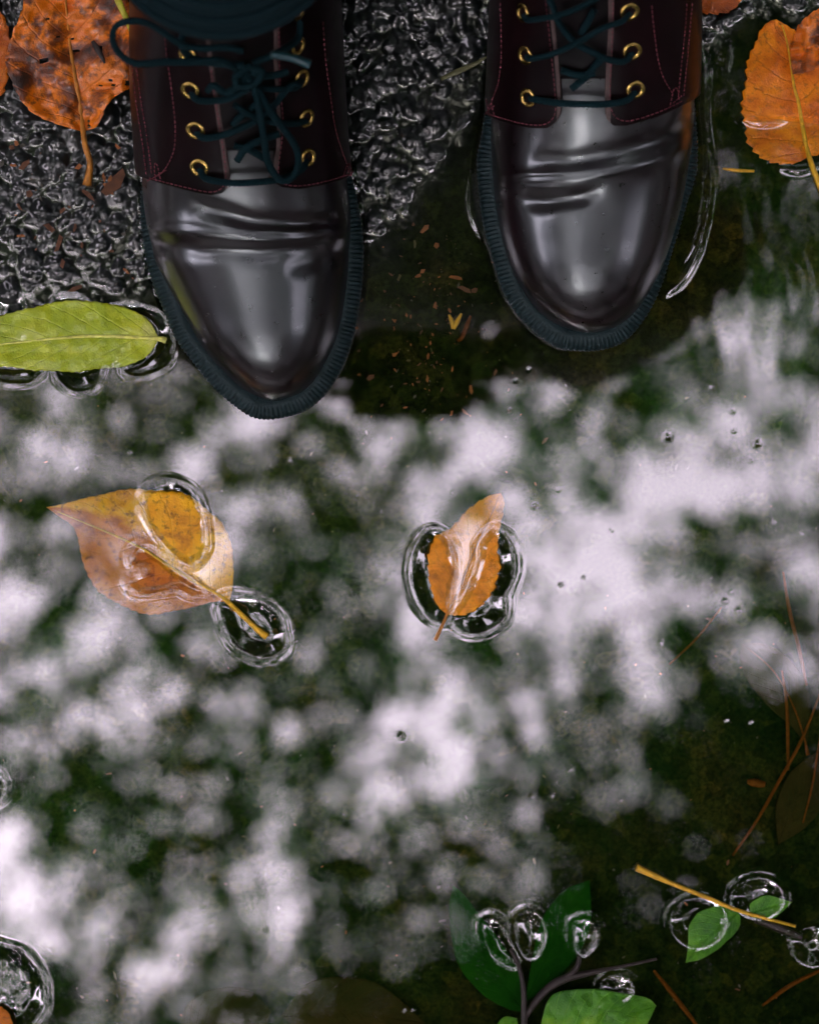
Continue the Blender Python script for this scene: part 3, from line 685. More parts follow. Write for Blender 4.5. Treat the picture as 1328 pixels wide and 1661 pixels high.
# ------------------------------------------------------------------ leaves
def leaf(name, label, cat, left, right, mid, mat_, z, stem=None, stem_r=.0009, stem_mat='stem_orange', serr=(0, 0), group=None, wav=.0012, zf=None, ns=90, nt_=15, seed=0, stem_z=None, holes=0.):
    L, Rr, Mi = [catmull(np.array(q, float), ns) for q in (left, right, mid)]
    s = np.linspace(0, 1, ns)
    if serr[0]:
        saw = (s * serr[0]) % 1.0; amp = serr[1] * np.sin(np.pi * np.clip(s * 1.02, 0, 1))**.5 * (saw - .35 + .4 * vnoise(s * serr[0], s * 0, seed))
        for e in (L, Rr):
            d = e - Mi; d /= np.linalg.norm(d, axis=1)[:, None] + 1e-9; e += d * amp[:, None]
    irr = (3.0 * vnoise(s * 9, s * 0 + 3, seed + 1))
    L += (L - Mi) * (irr * .015)[:, None]; Rr += (Rr - Mi) * (irr[::-1] * .015)[:, None]
    t = np.linspace(0, 1, nt_)
    g = np.concatenate([L[:, None] * (1 - t)[None, :, None] + Mi[:, None] * t[None, :, None], (Mi[:, None] * (1 - t)[None, :, None] + Rr[:, None] * t[None, :, None])[:, 1:]], 1)
    tv = np.linspace(-1, 1, 2 * nt_ - 1); SS, TT = np.meshgrid(s, tv, indexing='ij')
    px_, py_ = g[..., 0], g[..., 1]
    zz = z + wav * (vnoise(px_ / 28, py_ / 28, seed + 2) + .6 * vnoise(px_ / 11, py_ / 11, seed + 3)) - .0006 * np.exp(-(TT / .1)**2)
    if zf is not None: zz = zz + zf(px_, py_, SS, TT)
    co = P(px_, py_, zz)
    me = bpy.data.meshes.new('blade'); a, b = SS.shape; i = np.arange(a * b).reshape(a, b)
    q = np.stack([i[:-1, :-1], i[1:, :-1], i[1:, 1:], i[:-1, 1:]], -1).reshape(-1, 4)
    if holes:
        cxy = co[:-1, :-1].reshape(-1, 3); h = vnoise(cxy[:, 0] * 330, cxy[:, 1] * 330, seed + 5); q = q[h < .5 - holes]
    me.from_pydata(co.reshape(-1, 3).tolist(), [], q.tolist())
    uvl = me.uv_layers.new(name='UVMap'); vi = q.reshape(-1); st = np.stack([SS.reshape(-1)[vi], TT.reshape(-1)[vi]], 1)
    uvl.data.foreach_set('uv', st.astype('f').ravel())
    c = co.reshape(-1, 3).mean(0)
    R = root(name, c, label, cat, group)
    o = finish(me, 'blade', M[mat_], R); md = o.modifiers.new('thickness', 'SOLIDIFY'); md.thickness = .00035; md.offset = 0
    if stem is not None:
        ml = co[:, nt_ - 1].copy(); ml[:, 2] += .0004
        st = np.array([P(q_[0], q_[1], q_[2] if len(q_) > 2 else z + .001) for q_ in stem])
        allp = np.vstack([st[::-1], ml[4::8]]); n1 = len(st); k = len(allp)
        mb = MB(); rr = np.r_[np.full(n1, stem_r), np.linspace(stem_r * .9, stem_r * .22, k - n1)]; rr[0] *= 1.5
        mb.tube(catmull(allp, 70), rr, 8); mb.build('stem', M[stem_mat], R)
    return R
LV = 0.0
leaf('fallen_leaf', 'large ragged orange and brown leaf lying on wet asphalt by the bow loop', 'leaf',
     [(135,213),(95,202),(60,188),(38,165),(14,112),(12,85),(22,50),(35,20),(45,-20),(70,-60),(100,-75)], [(135,213),(158,203),(172,172),(192,152),(216,132),(216,60),(205,0),(160,-50),(100,-75)],
     [(135,213),(128,160),(118,100),(110,40),(105,-30),(100,-75)], 'leaf_brown', .0105, [(138,235,.010),(146,265,.008),(141,300,.006)], .0016, 'stem_orange', (16, 3), wav=.006, seed=101, holes=.07,
     zf=lambda x, y, s, t: .004 * np.sin(3.1 * s) * np.abs(t) - .002 * np.exp(-((x - 60) / 30)**2 - ((y - 135) / 30)**2))
leaf('fallen_leaf', 'brown orange leaf cut by the photo edge beside the large ragged leaf', 'leaf',
     [(-70,210),(-110,120),(-80,30),(-30,-30)], [(-70,210),(0,155),(14,95),(12,40),(-30,-30)], [(-70,210),(-55,120),(-45,40),(-30,-30)], 'leaf_orange', .007, None, serr=(14, 4), wav=.003, seed=111)
def z_right(x, y, s, t): return np.where(y > 190, -.0021 * np.clip((y - 190) / 14, 0, 1), .0010) + .0016 * np.exp(-((x - 1255) / 30)**2 - ((y - 110) / 60)**2)
leaf('fallen_leaf', 'bright orange toothed leaf half afloat beside the right boot', 'leaf',
     [(1311,254),(1284,266),(1251,262),(1223,246),(1211,225),(1208,200),(1203,170),(1210,131),(1211,102),(1223,74),(1233,49),(1247,34),(1259,31)], [(1311,254),(1340,245),(1372,205),(1378,150),(1345,95),(1305,62),(1275,40),(1259,31)],
     [(1311,254),(1303,215),(1294,164),(1288,143),(1280,90),(1270,45),(1259,31)], 'leaf_wet', .0008, [(1318,272,.0015),(1329,300,.0022),(1345,340,.0015)], .0016, 'stem_yellow', (20, 7), wav=.0012, zf=z_right, seed=121)
leaf('fallen_leaf', 'curled pinkish brown leaf resting on the bright orange toothed leaf', 'leaf',
     [(1285,120),(1282,85),(1290,50),(1310,25),(1350,0)], [(1285,120),(1310,115),(1340,100),(1365,60),(1350,0)], [(1285,120),(1300,90),(1325,55),(1350,0)], 'leaf_brown', .006, None, serr=(9, 3), wav=.006, seed=131)
leaf('fallen_leaf', 'amber leaf stranded on the asphalt behind the right boot heel side', 'leaf',
     [(1100,-40),(1112,0),(1135,18),(1165,20),(1192,12),(1215,-20)], [(1100,-40),(1130,-60),(1170,-65),(1200,-50),(1215,-20)], [(1100,-40),(1140,-25),(1180,-20),(1215,-20)], 'leaf_orange', .0055, None, serr=(10, 4), wav=.004, seed=141)
leaf('green_leaf', 'long bright green leaf with pale midrib floating beside the left boot', 'leaf',
     [(258,549),(240,518),(210,501),(170,491),(120,488),(90,492),(50,500),(15,508),(-20,520),(-70,545),(-110,590)], [(258,549),(238,578),(203,593),(160,598),(125,603),(90,600),(50,599),(10,594),(-30,597),(-70,598),(-110,590)],
     [(258,549),(200,546),(150,545),(100,548),(50,553),(0,559),(-60,575),(-110,590)], 'leaf_green', .0016, [(262,550,.0012),(268,552,.0004)], .0011, 'stem_pale', (26, 2.2), wav=.0022, seed=151,
     zf=lambda x, y, s, t: np.where(t > 0, -.0022 * np.clip(t, 0, 1)**2 * np.exp(-((x - 185) / 30)**2), 0) - .0008 * np.clip(np.abs(t) - .7, 0, 1))
leaf('sunken_leaf', 'yellow and russet leaf half under water with its yellow stalk poking out', 'leaf',
     [(372,975),(345,976),(305,986),(259,995),(226,993),(186,975),(156,952),(139,925),(131,896),(120,856),(95,837),(76,823)], [(372,975),(378,939),(376,889),(361,849),(338,829),(292,800),(245,796),(202,795),(159,803),(110,816),(76,823)],
     [(372,975),(320,945),(270,915),(235,892),(190,870),(130,845),(76,823)], 'leaf_yellow', -.0008, [(395,1000,.0006),(418,1022,.0014),(433,1033,.0016)], .0013, 'stem_yellow', (26, 3), wav=.0008, seed=161,
     zf=lambda x, y, s, t: -.0016 * np.clip((230 - x) / 70, 0, 1) - .0010 * np.clip((y - 930) / 60, 0, 1) * (x < 330))
leaf('sunken_leaf', 'small orange leaf between two round water dimples in mid puddle', 'leaf',
     [(724,997),(706,975),(694,918),(699,886),(708,871),(729,859),(745,844),(758,828),(790,806),(812,800)], [(724,997),(754,997),(781,981),(799,959),(803,941),(811,918),(806,891),(810,855),(817,815),(812,800)],
     [(724,997),(742,960),(762,910),(785,860),(812,800)], 'leaf_russet', -.0009, [(717,1015,.0005),(706,1038,-.0008)], .0008, 'stem_orange', (15, 4), wav=.0009, seed=171,
     zf=lambda x, y, s, t: -.0035 * np.clip((870 - y) / 60, 0, 1))
# sprig with dark stem
leaf('sprig_leaf', 'dark green leaf under water on the left of the dark stem', 'leaf',
     [(850,1642),(820,1636),(780,1612),(742,1560),(728,1480),(735,1437)], [(850,1642),(846,1590),(812,1530),(782,1490),(755,1455),(735,1437)], [(850,1642),(812,1585),(775,1530),(750,1480),(735,1437)], 'leaf_dark', -.0042, None, wav=.0012, seed=181)
leaf('sprig_leaf', 'upright dark green leaf under water above the fork of the dark stem', 'leaf',
     [(852,1625),(862,1560),(880,1490),(915,1445),(956,1428)], [(852,1625),(890,1600),(930,1560),(957,1500),(956,1428)], [(852,1625),(885,1560),(915,1500),(956,1428)], 'leaf_dark', -.0036, None, wav=.0012, seed=191)
leaf('sprig_leaf', 'glossy fresh green leaf floating at the bottom edge', 'leaf',
     [(872,1690),(880,1650),(896,1614),(930,1607),(968,1604),(1010,1612),(1050,1620),(1064,1632)], [(872,1690),(920,1730),(980,1720),(1040,1675),(1064,1632)], [(872,1690),(940,1668),(1000,1652),(1064,1632)], 'leaf_fresh', .0004, None, wav=.0024, seed=201,
     zf=lambda x, y, s, t: -.0018 * np.exp(-((x - 1040) / 25)**2))
leaf('sprig_leaf', 'tiny green leaf tip at the bottom edge beside the dark stem', 'leaf',
     [(800,1690),(805,1665),(818,1650),(838,1652)], [(800,1690),(825,1690),(840,1675),(838,1652)], [(800,1690),(818,1672),(838,1652)], 'leaf_fresh', -.0012, None, wav=.001, seed=211)
mb = MB()
mb.tube(catmull(PL([(850,1690),(850,1645),(848,1600),(840,1565),(828,1540)], .0010), 30), [.0018, .0014, .0009], 8)
mb.tube(catmull(PL([(851,1650),(880,1612),(912,1590),(960,1578),(1010,1568),(1065,1556)], .0006), 30), [.0016, .0024, .0010, .0007], 8)
mb.tube(catmull(PL([(915,1590),(935,1570),(940,1552)], .0008), 10), [.002, .001], 8)
tag(mb.build('stem', M['stem_dark']), 'dark forked stem lying in the water among green leaves', 'stem').name = 'forked_stem'
# second sprig, on the yellow stalk
leaf('sprig_leaf', 'green leaf with brown edge below the long yellow stalk', 'leaf',
     [(1200,1478),(1165,1470),(1135,1480),(1118,1500),(1116,1530),(1112,1562)], [(1200,1478),(1198,1505),(1170,1535),(1140,1555),(1112,1562)], [(1200,1478),(1165,1505),(1138,1530),(1112,1562)], 'leaf_fresh', -.0010, None, wav=.001, seed=221)
leaf('sprig_leaf', 'small pointed green leaf above the far end of the yellow stalk', 'leaf',
     [(1215,1484),(1218,1465),(1240,1453),(1262,1457),(1284,1464)], [(1215,1484),(1232,1493),(1258,1488),(1284,1464)], [(1215,1484),(1240,1474),(1284,1464)], 'leaf_fresh', -.0008, None, wav=.001, seed=231)
mb = MB(); sp = np.array([P(*q) for q in [(1032,1408,.0035),(1090,1434,.0025),(1150,1458,.0012),(1190,1475,.0004),(1240,1490,-.0006),(1290,1503,-.0014)]])
mb.tube(catmull(sp, 50), [.0019, .0011, .0011, .0010, .0008], 8)
tag(mb.build('yellow_stalk', M['stem_yellow']), 'long straight yellow leaf stalk floating near the lower right corner', 'stalk')
mb = MB(); mb.tube(catmull(PL([(1225,1492),(1262,1505),(1300,1522)], -.002), 20), [.002, .0026, .0014], 8)
tag(mb.build('dark_twig', M['stem_dark']), 'short dark twig under the far end of the yellow stalk', 'twig')
leaf('fallen_leaf', 'yellow orange leaf tip poking into the lower left corner', 'leaf',
     [(-70,1700),(-50,1655),(-20,1632),(10,1640),(24,1668)], [(-70,1700),(-30,1715),(5,1705),(24,1668)], [(-70,1700),(-30,1680),(24,1668)], 'leaf_yellow', .0005, None, serr=(8, 3), wav=.001, seed=241)
leaf('sunken_leaf', 'muddy translucent leaf lying deep under water by the right edge', 'leaf',
     [(1308,1212),(1285,1180),(1250,1150),(1215,1110),(1200,1070),(1204,1044)], [(1308,1212),(1314,1160),(1308,1110),(1280,1070),(1245,1046),(1204,1044)], [(1308,1212),(1288,1150),(1255,1090),(1204,1044)], 'leaf_mud', -.0055, [(1310,1225,-.006)], .0007, 'needle', seed=251)
leaf('sunken_leaf', 'muddy rounded leaf deep under water at the bottom left of centre', 'leaf',
     [(290,1690),(300,1635),(340,1607),(400,1605),(440,1640)], [(290,1690),(360,1710),(420,1690),(440,1640)], [(290,1690),(365,1650),(440,1640)], 'leaf_mud', -.0055, None, seed=261)
leaf('sunken_leaf', 'muddy long leaf deep under water on the bottom edge left of the sprig', 'leaf',
     [(455,1650),(500,1595),(560,1585),(620,1600),(690,1660)], [(455,1650),(520,1690),(600,1700),(690,1660)], [(455,1650),(560,1640),(690,1660)], 'leaf_mud', -.0055, None, seed=271)
leaf('sunken_leaf', 'muddy oval leaf deep under water right of the long yellow stalk', 'leaf',
     [(1262,1370),(1258,1310),(1280,1255),(1330,1215)], [(1262,1370),(1310,1340),(1340,1290),(1330,1215)], [(1262,1370),(1290,1300),(1330,1215)], 'leaf_mud', -.0062, None, seed=281)
# needles and bits
NEED = [([(1270,928),(1280,990),(1295,1050),(1308,1112)], -.0045, .0010, 'needle', 'rust brown needle upright beside the right edge, above the muddy leaf'),
        ([(1268,1088),(1276,1150),(1278,1250)], -.0042, .0009, 'needle', 'rust brown needle crossing the muddy leaf by the right edge'),
        ([(1332,1120),(1300,1200),(1262,1270),(1225,1335),(1188,1388)], -.0030, .0009, 'needle', 'longest rust needle slanting from the right edge towards the yellow stalk'),
        ([(1330,1190),(1318,1270),(1302,1335)], -.0040, .0006, 'needle', 'thin rust needle against the right edge below the muddy leaf'),
        ([(1060,1575),(1090,1612),(1130,1664)], -.0032, .0013, 'needle', 'short rust stick on the bottom edge right of the glossy green leaf'),
        ([(1236,1632),(1280,1600),(1335,1572)], -.0028, .0012, 'needle', 'rust stick slanting into the lower right corner'),
        ([(1172,273),(1198,276),(1223,277)], .0006, .0009, 'stem_yellow', 'short ochre needle floating below the bright orange toothed leaf'),
        ([(1170,985),(1130,1035),(1085,1078)], -.0045, .0006, 'needle', 'faint thin needle under the bright reflection right of centre'),
        ([(1212,1268),(1240,1273)], -.0045, .0022, 'needle', 'stubby brown chip on the puddle floor near the slanting needle'),
        ([(763,512),(750,545),(742,553)], -.0050, .0012, 'needle', 'brown splinter beside the forked yellow fragment between the boots')]
for pts, z, r, m_, lb in NEED:
    mb = MB(); mb.tube(catmull(PL(pts, z), 24), [r * .5, r, r, r * .7], 6); tag(mb.build('needle', M[m_]), lb, 'needle')
mb = MB()
mb.tube(catmull(PL([(728,510),(733,522),(735,533)], -.0040), 8), [.0006, .0013, .0010], 6); mb.tube(catmull(PL([(748,508),(741,522),(735,533)], -.0040), 8), [.0005, .0014, .0011], 6)
tag(mb.build('leaf_fragment', M['stem_yellow']), 'forked yellow leaf fragment on the puddle floor between the boots', 'fragment')
def blade(name, pts, z, r, m_, lb, cat):
    p = catmull(np.array([P(a_, b_, c_) for (a_, b_), c_ in zip(pts, z)]), 30); mb = MB(); mb.tube(p, [r * .6, r, r * .8, r * .3], 8, flat=.3); tag(mb.build(name, M[m_]), lb, cat)
blade('grass_blade', [(180,-25),(196,10),(208,38),(213,58)], [.02, .02, .016, .012], .0018, 'grass', 'yellow green grass blade beside the bow loop of the left boot', 'grass blade')
blade('grass_blade', [(715,128),(745,114),(770,103),(792,90)], [.006, .008, .009, .012], .0015, 'olive', 'olive grass blade on the wet asphalt against the right boot', 'grass blade')
blade('grass_blade', [(150,66),(160,82),(170,102)], [.016, .017, .016], .0016, 'stem_dark', 'dark splinter lying on the large ragged leaf', 'splinter')
# leaf crumbs: nobody could count them
mb = MB()
def crumb(px_, py_, r, zoff, m):
    p = P(px_, py_, -.006); z = max(ground_at(p[0], p[1]), -.0095) + zoff; p = P(px_, py_, z)
    n = random.randint(4, 6); a0 = random.random() * 6.28; el = random.uniform(1, 3.2); rot = random.random() * 3.14; R2 = r * PXM
    v = []
    for i in range(n):
        th = a0 + i * 2 * math.pi / n; a_, b_ = R2 * el * math.cos(th) * random.uniform(.6, 1.2), R2 * math.sin(th) * random.uniform(.6, 1.2)
        v.append((p[0] + a_ * math.cos(rot) - b_ * math.sin(rot), p[1] + a_ * math.sin(rot) + b_ * math.cos(rot), p[2] + random.uniform(0, .0006)))
    mb.add(v, [list(range(n))], m)
for _ in range(210):
    x = random.gauss(690, 75); y = random.gauss(530, 95)
    if y > 360: crumb(x, y, abs(random.gauss(.9, .8)) + .35, .0012, random.choice((0, 0, 1, 1, 2, 3)))
for _ in range(260): crumb(random.uniform(0, 1328), random.uniform(620, 1661), abs(random.gauss(.8, .8)) + .3, .0012, random.choice((0, 1, 2, 3, 3)))
for _ in range(45): crumb(random.uniform(0, 230), random.uniform(200, 470), abs(random.gauss(2, 1.5)) + .6, .003, random.choice((0, 1, 1, 3)))
for x, y, r, m in [(186,296,11,1),(95,395,6,1),(176,305,6,0),(128,270,5,0),(708,398,5,0),(690,370,4,0),(640,520,3,0),(600,612,5,1),(770,470,5,1),(755,470,5,1),(740,450,4,0),(685,440,4,0),(705,495,3,0),(640,575,3,0)]: crumb(x, y, r, .002, m)
crumbs = mb.build('leaf_litter', [plain('crumb_orange', (.26, .08, .012), .6), plain('crumb_brown', (.11, .04, .014), .7), plain('crumb_olive', (.07, .06, .014), .7), plain('crumb_grey', (.06, .055, .04), .7)])
tag(crumbs, 'orange and brown leaf crumbs scattered over the puddle floor', 'leaf crumbs', kind='stuff')
# specks afloat
proto = None
for px_, py_, r in SPECKS:
    if r < 4: continue
    if proto is None:
        bm = bmesh.new(); bmesh.ops.create_icosphere(bm, subdivisions=2, radius=1)
        for v_ in bm.verts: v_.co *= 1 + .25 * (random.random() - .5)
        me = bpy.data.meshes.new('floating_speck'); bm.to_mesh(me); bm.free(); proto = finish(me, 'floating_speck', plain('grit', (.10, .09, .08), .35, coat=.5), None); o = proto
        tag(o, 'tiny grit speck floating on the puddle in its own dimple', 'speck', 'tiny specks floating on the puddle')
    else: o = proto.copy(); COL.objects.link(o)
    q = P(px_, py_, -.0003); o.location = q; k = r * PXM * .15; o.scale = (k, k * random.uniform(.6, 1), k * .6); o.rotation_euler.z = random.random() * 6

# ------------------------------------------------------------------ the wearer (mirrored in the water)
def skin_obj(name, pts, edges, rad, m, parent=None, sub=2, rootv=0):
    me = bpy.data.meshes.new(name); me.from_pydata(pts, edges, []); o = bpy.data.objects.new(name, me); COL.objects.link(o)
    me.materials.append(m)
    sk = o.modifiers.new('skin', 'SKIN'); sk.use_smooth_shade = True
    for i, r in enumerate(rad):
        sv = me.skin_vertices[0].data[i]; sv.radius = (r, r) if np.isscalar(r) else r; sv.use_root = (i == rootv)
    sb = o.modifiers.new('smooth', 'SUBSURF'); sb.levels = sub; sb.render_levels = sub
    if parent: o.parent = parent
    return o
fl = UL.eval(np.array([0.]), np.array([.93]))[0]; fr_ = UR.eval(np.array([0.]), np.array([.93]))[0]
al = Vector((fl[0], fl[1] + .048, .15)); ar = Vector((fr_[0], fr_[1] + .048, .15))
PT = [(.0,.42,.92),(.0,.36,1.08),(.0,.27,1.24),(.0,.215,1.38),(.0,.185,1.46),(.0,.165,1.53),(.0,.145,1.60),     # 0-6 pelvis..head
      (-.10,.40,.86),(al.x-.01,.34,.50),(al.x,al.y,.22),(al.x,al.y,.07),(.10,.40,.86),(ar.x-.0,.36,.50),(ar.x,ar.y,.22),(ar.x,ar.y,.07),   # 7-14
      (-.185,.25,1.36),(-.29,.19,1.19),(-.135,.100,1.40),(-.090,.100,1.460),(.185,.25,1.36),(.29,.19,1.19),(.135,.100,1.40),(.090,.100,1.460)] # 15-22
ED = [(0,1),(1,2),(2,3),(3,4),(4,5),(5,6),(0,7),(7,8),(8,9),(9,10),(0,11),(11,12),(12,13),(13,14),(3,15),(15,16),(16,17),(17,18),(3,19),(19,20),(20,21),(21,22)]
RD = [.11,.11,.12,.10,.055,.085,.085,.082,.055,.040,.034,.082,.055,.040,.034,.058,.042,.028,.040,.058,.042,.028,.040]
person = skin_obj('person', PT, ED, RD, M['skin'])
tag(person, 'person in dark trousers and jacket standing in both boots with a teal sock', 'person')
skin_obj('trousers', [PT[i] for i in (0,7,8)] + [(al.x,al.y+.020,.215)] + [PT[i] for i in (11,12)] + [(ar.x,ar.y+.020,.185),(0,.385,1.0)], [(0,1),(1,2),(2,3),(0,4),(4,5),(5,6),(0,7)], [.135,.10,.072,.060,.10,.072,.062,.13], M['denim'], person)
skin_obj('jacket', [PT[i] for i in (1,2,3,15,16,17,19,20,21)] + [(.0,.41,.93),(.0,.195,1.44)], [(0,1),(1,2),(2,3),(3,4),(4,5),(2,6),(6,7),(7,8),(0,9),(2,10)], [.15,.165,.15,.10,.082,.068,.10,.082,.068,.15,.08], M['jacket'], person)
skin_obj('hair', [(0,.165,1.60),(0,.175,1.64),(0,.205,1.56)], [(0,1),(0,2)], [.088,.07,.06], M['hair'], person)
for sx in (-1, 1):                                                   # fingers closed round the camera body, thumbs behind
    for k in range(4):
        y0 = .055 + k * .019
        skin_obj('finger', [(sx*.088,y0,1.475),(sx*.080,y0,1.442-.003*k),(sx*.060,y0,1.432),(sx*(.040+.004*k),y0,1.431)], [(0,1),(1,2),(2,3)], [.010,.009,.0085,.007], M['skin'], person, 1)
    skin_obj('thumb', [(sx*.085,.10,1.47),(sx*.072,.115,1.49),(sx*.045,.105,1.503)], [(0,1),(1,2)], [.012,.011,.009], M['skin'], person, 1)
# knitted sock cuff, folded over the front of the left boot's throat
mb = MB()
def sock(cx, cy, z0, n, r0, squeeze):
    for k in range(n):
        a = np.linspace(0, 2 * math.pi, 48, endpoint=False); t = k / (n - 1)
        r = r0 - .0016 * k - .0035 * (k % 3 == 1)
        z = z0 + k * .0032
        lp = np.stack([cx + r * np.cos(a), cy + r * squeeze * np.sin(a), z + .004 * np.sin(a) + .0012 * np.sin(3 * a + k)], 1)
        mb.tube(np.vstack([lp, lp[:1]]), .0027, 8, caps=False)
sock(-.084, .292, .192, 15, .060, 1.12)
tag(mb.build('sock', M['sock'], person))
mb = MB(); g = P(np.array([[422,428,436],[432,440,446]]), np.array([[31,22,12],[27,18,8]]), np.array([[.168,.172,.178],[.166,.170,.176]])); mb.grid(g)
lt = mb.build('lining', M['red'], boot_l); lt.modifiers.new('thickness', 'SOLIDIFY').thickness = .001
# the camera held over the puddle
CR = root('photo_camera', (0, .075, 1.47), 'black photo camera held over the puddle, mirrored as the dark patch below the boots', 'camera')
def bev(name, c, d, m, par, r=.006):
    bm = bmesh.new(); bmesh.ops.create_cube(bm, size=1)
    for v_ in bm.verts: v_.co = Vector((v_.co.x * d[0], v_.co.y * d[1], v_.co.z * d[2])) + Vector(c)
    bmesh.ops.bevel(bm, geom=bm.edges[:], offset=r, segments=3, affect='EDGES')
    me = bpy.data.meshes.new(name); bm.to_mesh(me); bm.free(); return finish(me, name, m, par)
bev('body', (0, .075, 1.47), (.135, .095, .052), M['plastic'], CR, .010); bev('grip', (-.055, .07, 1.447), (.03, .085, .03), M['plastic'], CR, .008)
mb = MB(); mb.tube(np.array([(0, .0714, 1.448), (0, .0714, 1.428), (0, .0714, 1.427), (0, .0714, 1.410)]), [.036, .036, .038, .038], 40, caps=False); mb.build('lens', M['plastic'], CR)
mb = MB(); a = np.linspace(0, 2 * math.pi, 40, endpoint=False); mb.add(np.stack([.035 * np.cos(a), .0714 + .035 * np.sin(a), 0 * a + 1.425], 1), [list(range(40))]); mb.build('front_glass', M['glass'], CR)

# ------------------------------------------------------------------ trees over the puddle (seen in its mirror)
M['bark'] = plain('bark', (.06, .045, .032), .9, bump=.8, bscale=25)
def foliage(name, col):
    m, n, l, b = mat(name); oi = N(n, 'ShaderNodeNewGeometry'); r = ramp(n, [(0, tuple(c * .6 for c in col)), (.6, col), (1, tuple(c * 1.6 for c in col))])
    l.new(oi.outputs['Random Per Island'], r.inputs[0]); l.new(r.outputs[0], b.inputs['Base Color']); b.inputs['Roughness'].default_value = .6
    b.inputs['Specular IOR Level'].default_value = 0.
    tr = N(n, 'ShaderNodeBsdfTranslucent'); tr.inputs[0].default_value = (col[0] * 1.0, col[1] * 1.3, col[2] * .7, 1); mx = N(n, 'ShaderNodeMixShader'); mx.inputs[0].default_value = .4
    l.new(b.outputs[0], mx.inputs[1]); l.new(tr.outputs[0], mx.inputs[2]); l.new(mx.outputs[0], n['Material Output'].inputs[0])
    return m
FOL = [foliage('foliage_mid', (.026, .080, .022)), foliage('foliage_deep', (.019, .070, .024)), foliage('foliage_olive', (.036, .072, .016))]
# openness of the canopy above the puddle, a coarse plan (rows run away from the wearer)
OPEN = np.array([
 [.05,.05,.0,.0,.0,.0,.0,.05,.14,.14],
 [.35,.35,.20,.10,.10,.25,.45,.50,.58,.50],
 [.60,.60,.40,.45,.40,.60,.65,.50,.55,.65],
 [.45,.55,.62,.62,.48,.72,.80,.45,.60,.80],
 [.50,.42,.60,.50,.30,.70,.82,.78,.90,.92],
 [.55,.40,.35,.35,.58,.55,.58,.55,.95,.75],
 [.64,.55,.48,.28,.52,.40,.50,.56,.46,.26],
 [.34,.42,.36,.25,.42,.66,.76,.30,.14,.10],
 [.38,.40,.28,.22,.38,.50,.58,.20,.09,.10],
 [.34,.42,.24,.26,.26,.36,.30,.10,.12,.08],
 [.40,.42,.34,.22,.28,.20,.11,.08,.15,.08],
 [.34,.46,.42,.24,.18,.10,.02,.02,.05,.05],
 [.20,.36,.34,.10,.08,.03,.02,.02,.02,.03]])
H0 = 9.0; KS = (H0 + CAM_H) / CAM_H
def openness(x, y):
    px_ = 664 + (x / KS) / PXM; py_ = 610 - ((y - CAM_Y) / KS) / PXM
    fx = np.clip(px_ / 132.8 - .5, 0, 8.999); fy = np.clip((py_ - 430) / 106., 0, 11.999)
    i = fx.astype(int); j = fy.astype(int); a, b = fx - i, fy - j
    o = (OPEN[j, i] * (1 - a) + OPEN[j, i + 1] * a) * (1 - b) + (OPEN[j + 1, i] * (1 - a) + OPEN[j + 1, i + 1] * a) * b
    far = np.clip((np.hypot(x, y + 1.2) - 2.6) / 1.2, 0, 1)
    return o * (1 - far) + .10 * far
TREES = [(-4.2, -4.6, 'tall tree leaning over the puddle, mirrored in its lower left'), (4.4, -5.2, 'dense dark tree leaning over the puddle, mirrored in its lower right'), (-5.2, 2.2, 'broad tree behind the left boot side of the puddle'),
         (5.6, 1.6, 'broad tree beyond the right orange leaf side of the puddle'), (.6, 6.2, 'tree standing behind the wearer of the boots'), (.3, -8.2, 'tree standing straight ahead beyond the toes of the boots')]
def leaves_mesh(c, d, s, flat):
    """lens-shaped leaves: centres c, axes d, lengths s -> verts, faces"""
    n = len(c); r = RNG.normal(size=(n, 3)); r[:flat] = r[:flat] * .45 + (0, 0, 1); d /= np.linalg.norm(d, axis=1)[:, None]; w = np.cross(d, r); w /= np.linalg.norm(w, axis=1)[:, None] + 1e-9
    s = s[:, None]
    v = np.stack([c, c + d * s * .35 + w * s * .24, c + d * s * .7 + w * s * .18, c + d * s, c + d * s * .7 - w * s * .18, c + d * s * .35 - w * s * .24], 1).reshape(-1, 3)
    f = np.arange(n * 6).reshape(n, 6)
    return v, f
nF, nO = 26000, 30000                                               # fine sprays over the puddle, coarser ones round about
cx = np.r_[RNG.uniform(-2.1, 2.1, nF), RNG.uniform(-6.5, 6.5, nO)]; cy = np.r_[RNG.uniform(-3.2, 2.0, nF), RNG.uniform(-8, 6, nO)]
big = np.r_[np.zeros(nF, bool), np.ones(nO, bool)]
clump = vnoise(cx * 1.7, cy * 1.7, 70) * .1 + .34 * vnoise(cx * 4.6, cy * 4.6, 71) + 1.2 * vnoise(cx * 9.6, cy * 9.6, 72) + .6 * vnoise(cx * 17, cy * 17, 74)
clump = np.argsort(np.argsort(clump)) / len(cx)
op = openness(cx, cy)
kp = (clump > np.clip((.11 + .80 * op) * np.clip((op - .03) / .14, 0, 1), 0, .80)) | (RNG.uniform(0, 1, len(cx)) < .03) 
kp &= ~(big & (np.abs(cx) < 2.2) & (cy > -3.3) & (cy < 2.1))
big = big[kp]
ex, ey = RNG.uniform(-2.2, 2.2, 52000), RNG.uniform(-3.3, 2.1, 52000); ek = RNG.uniform(0, 1, 52000) < np.clip((.17 - openness(ex, ey)) / .12, 0, 1)
cx, cy = np.r_[cx[kp], ex[ek]], np.r_[cy[kp], ey[ek]]; big = np.r_[big, np.zeros(ek.sum(), bool)]; cz = H0 + .35 * RNG.normal(0, 1, len(cx)) + .5 * vnoise(cx * .7, cy * .7, 73)
tp = np.array([(t[0], t[1]) for t in TREES]); own = np.argmin((cx[:, None] - tp[:, 0])**2 + (cy[:, None] - tp[:, 1])**2, 1)
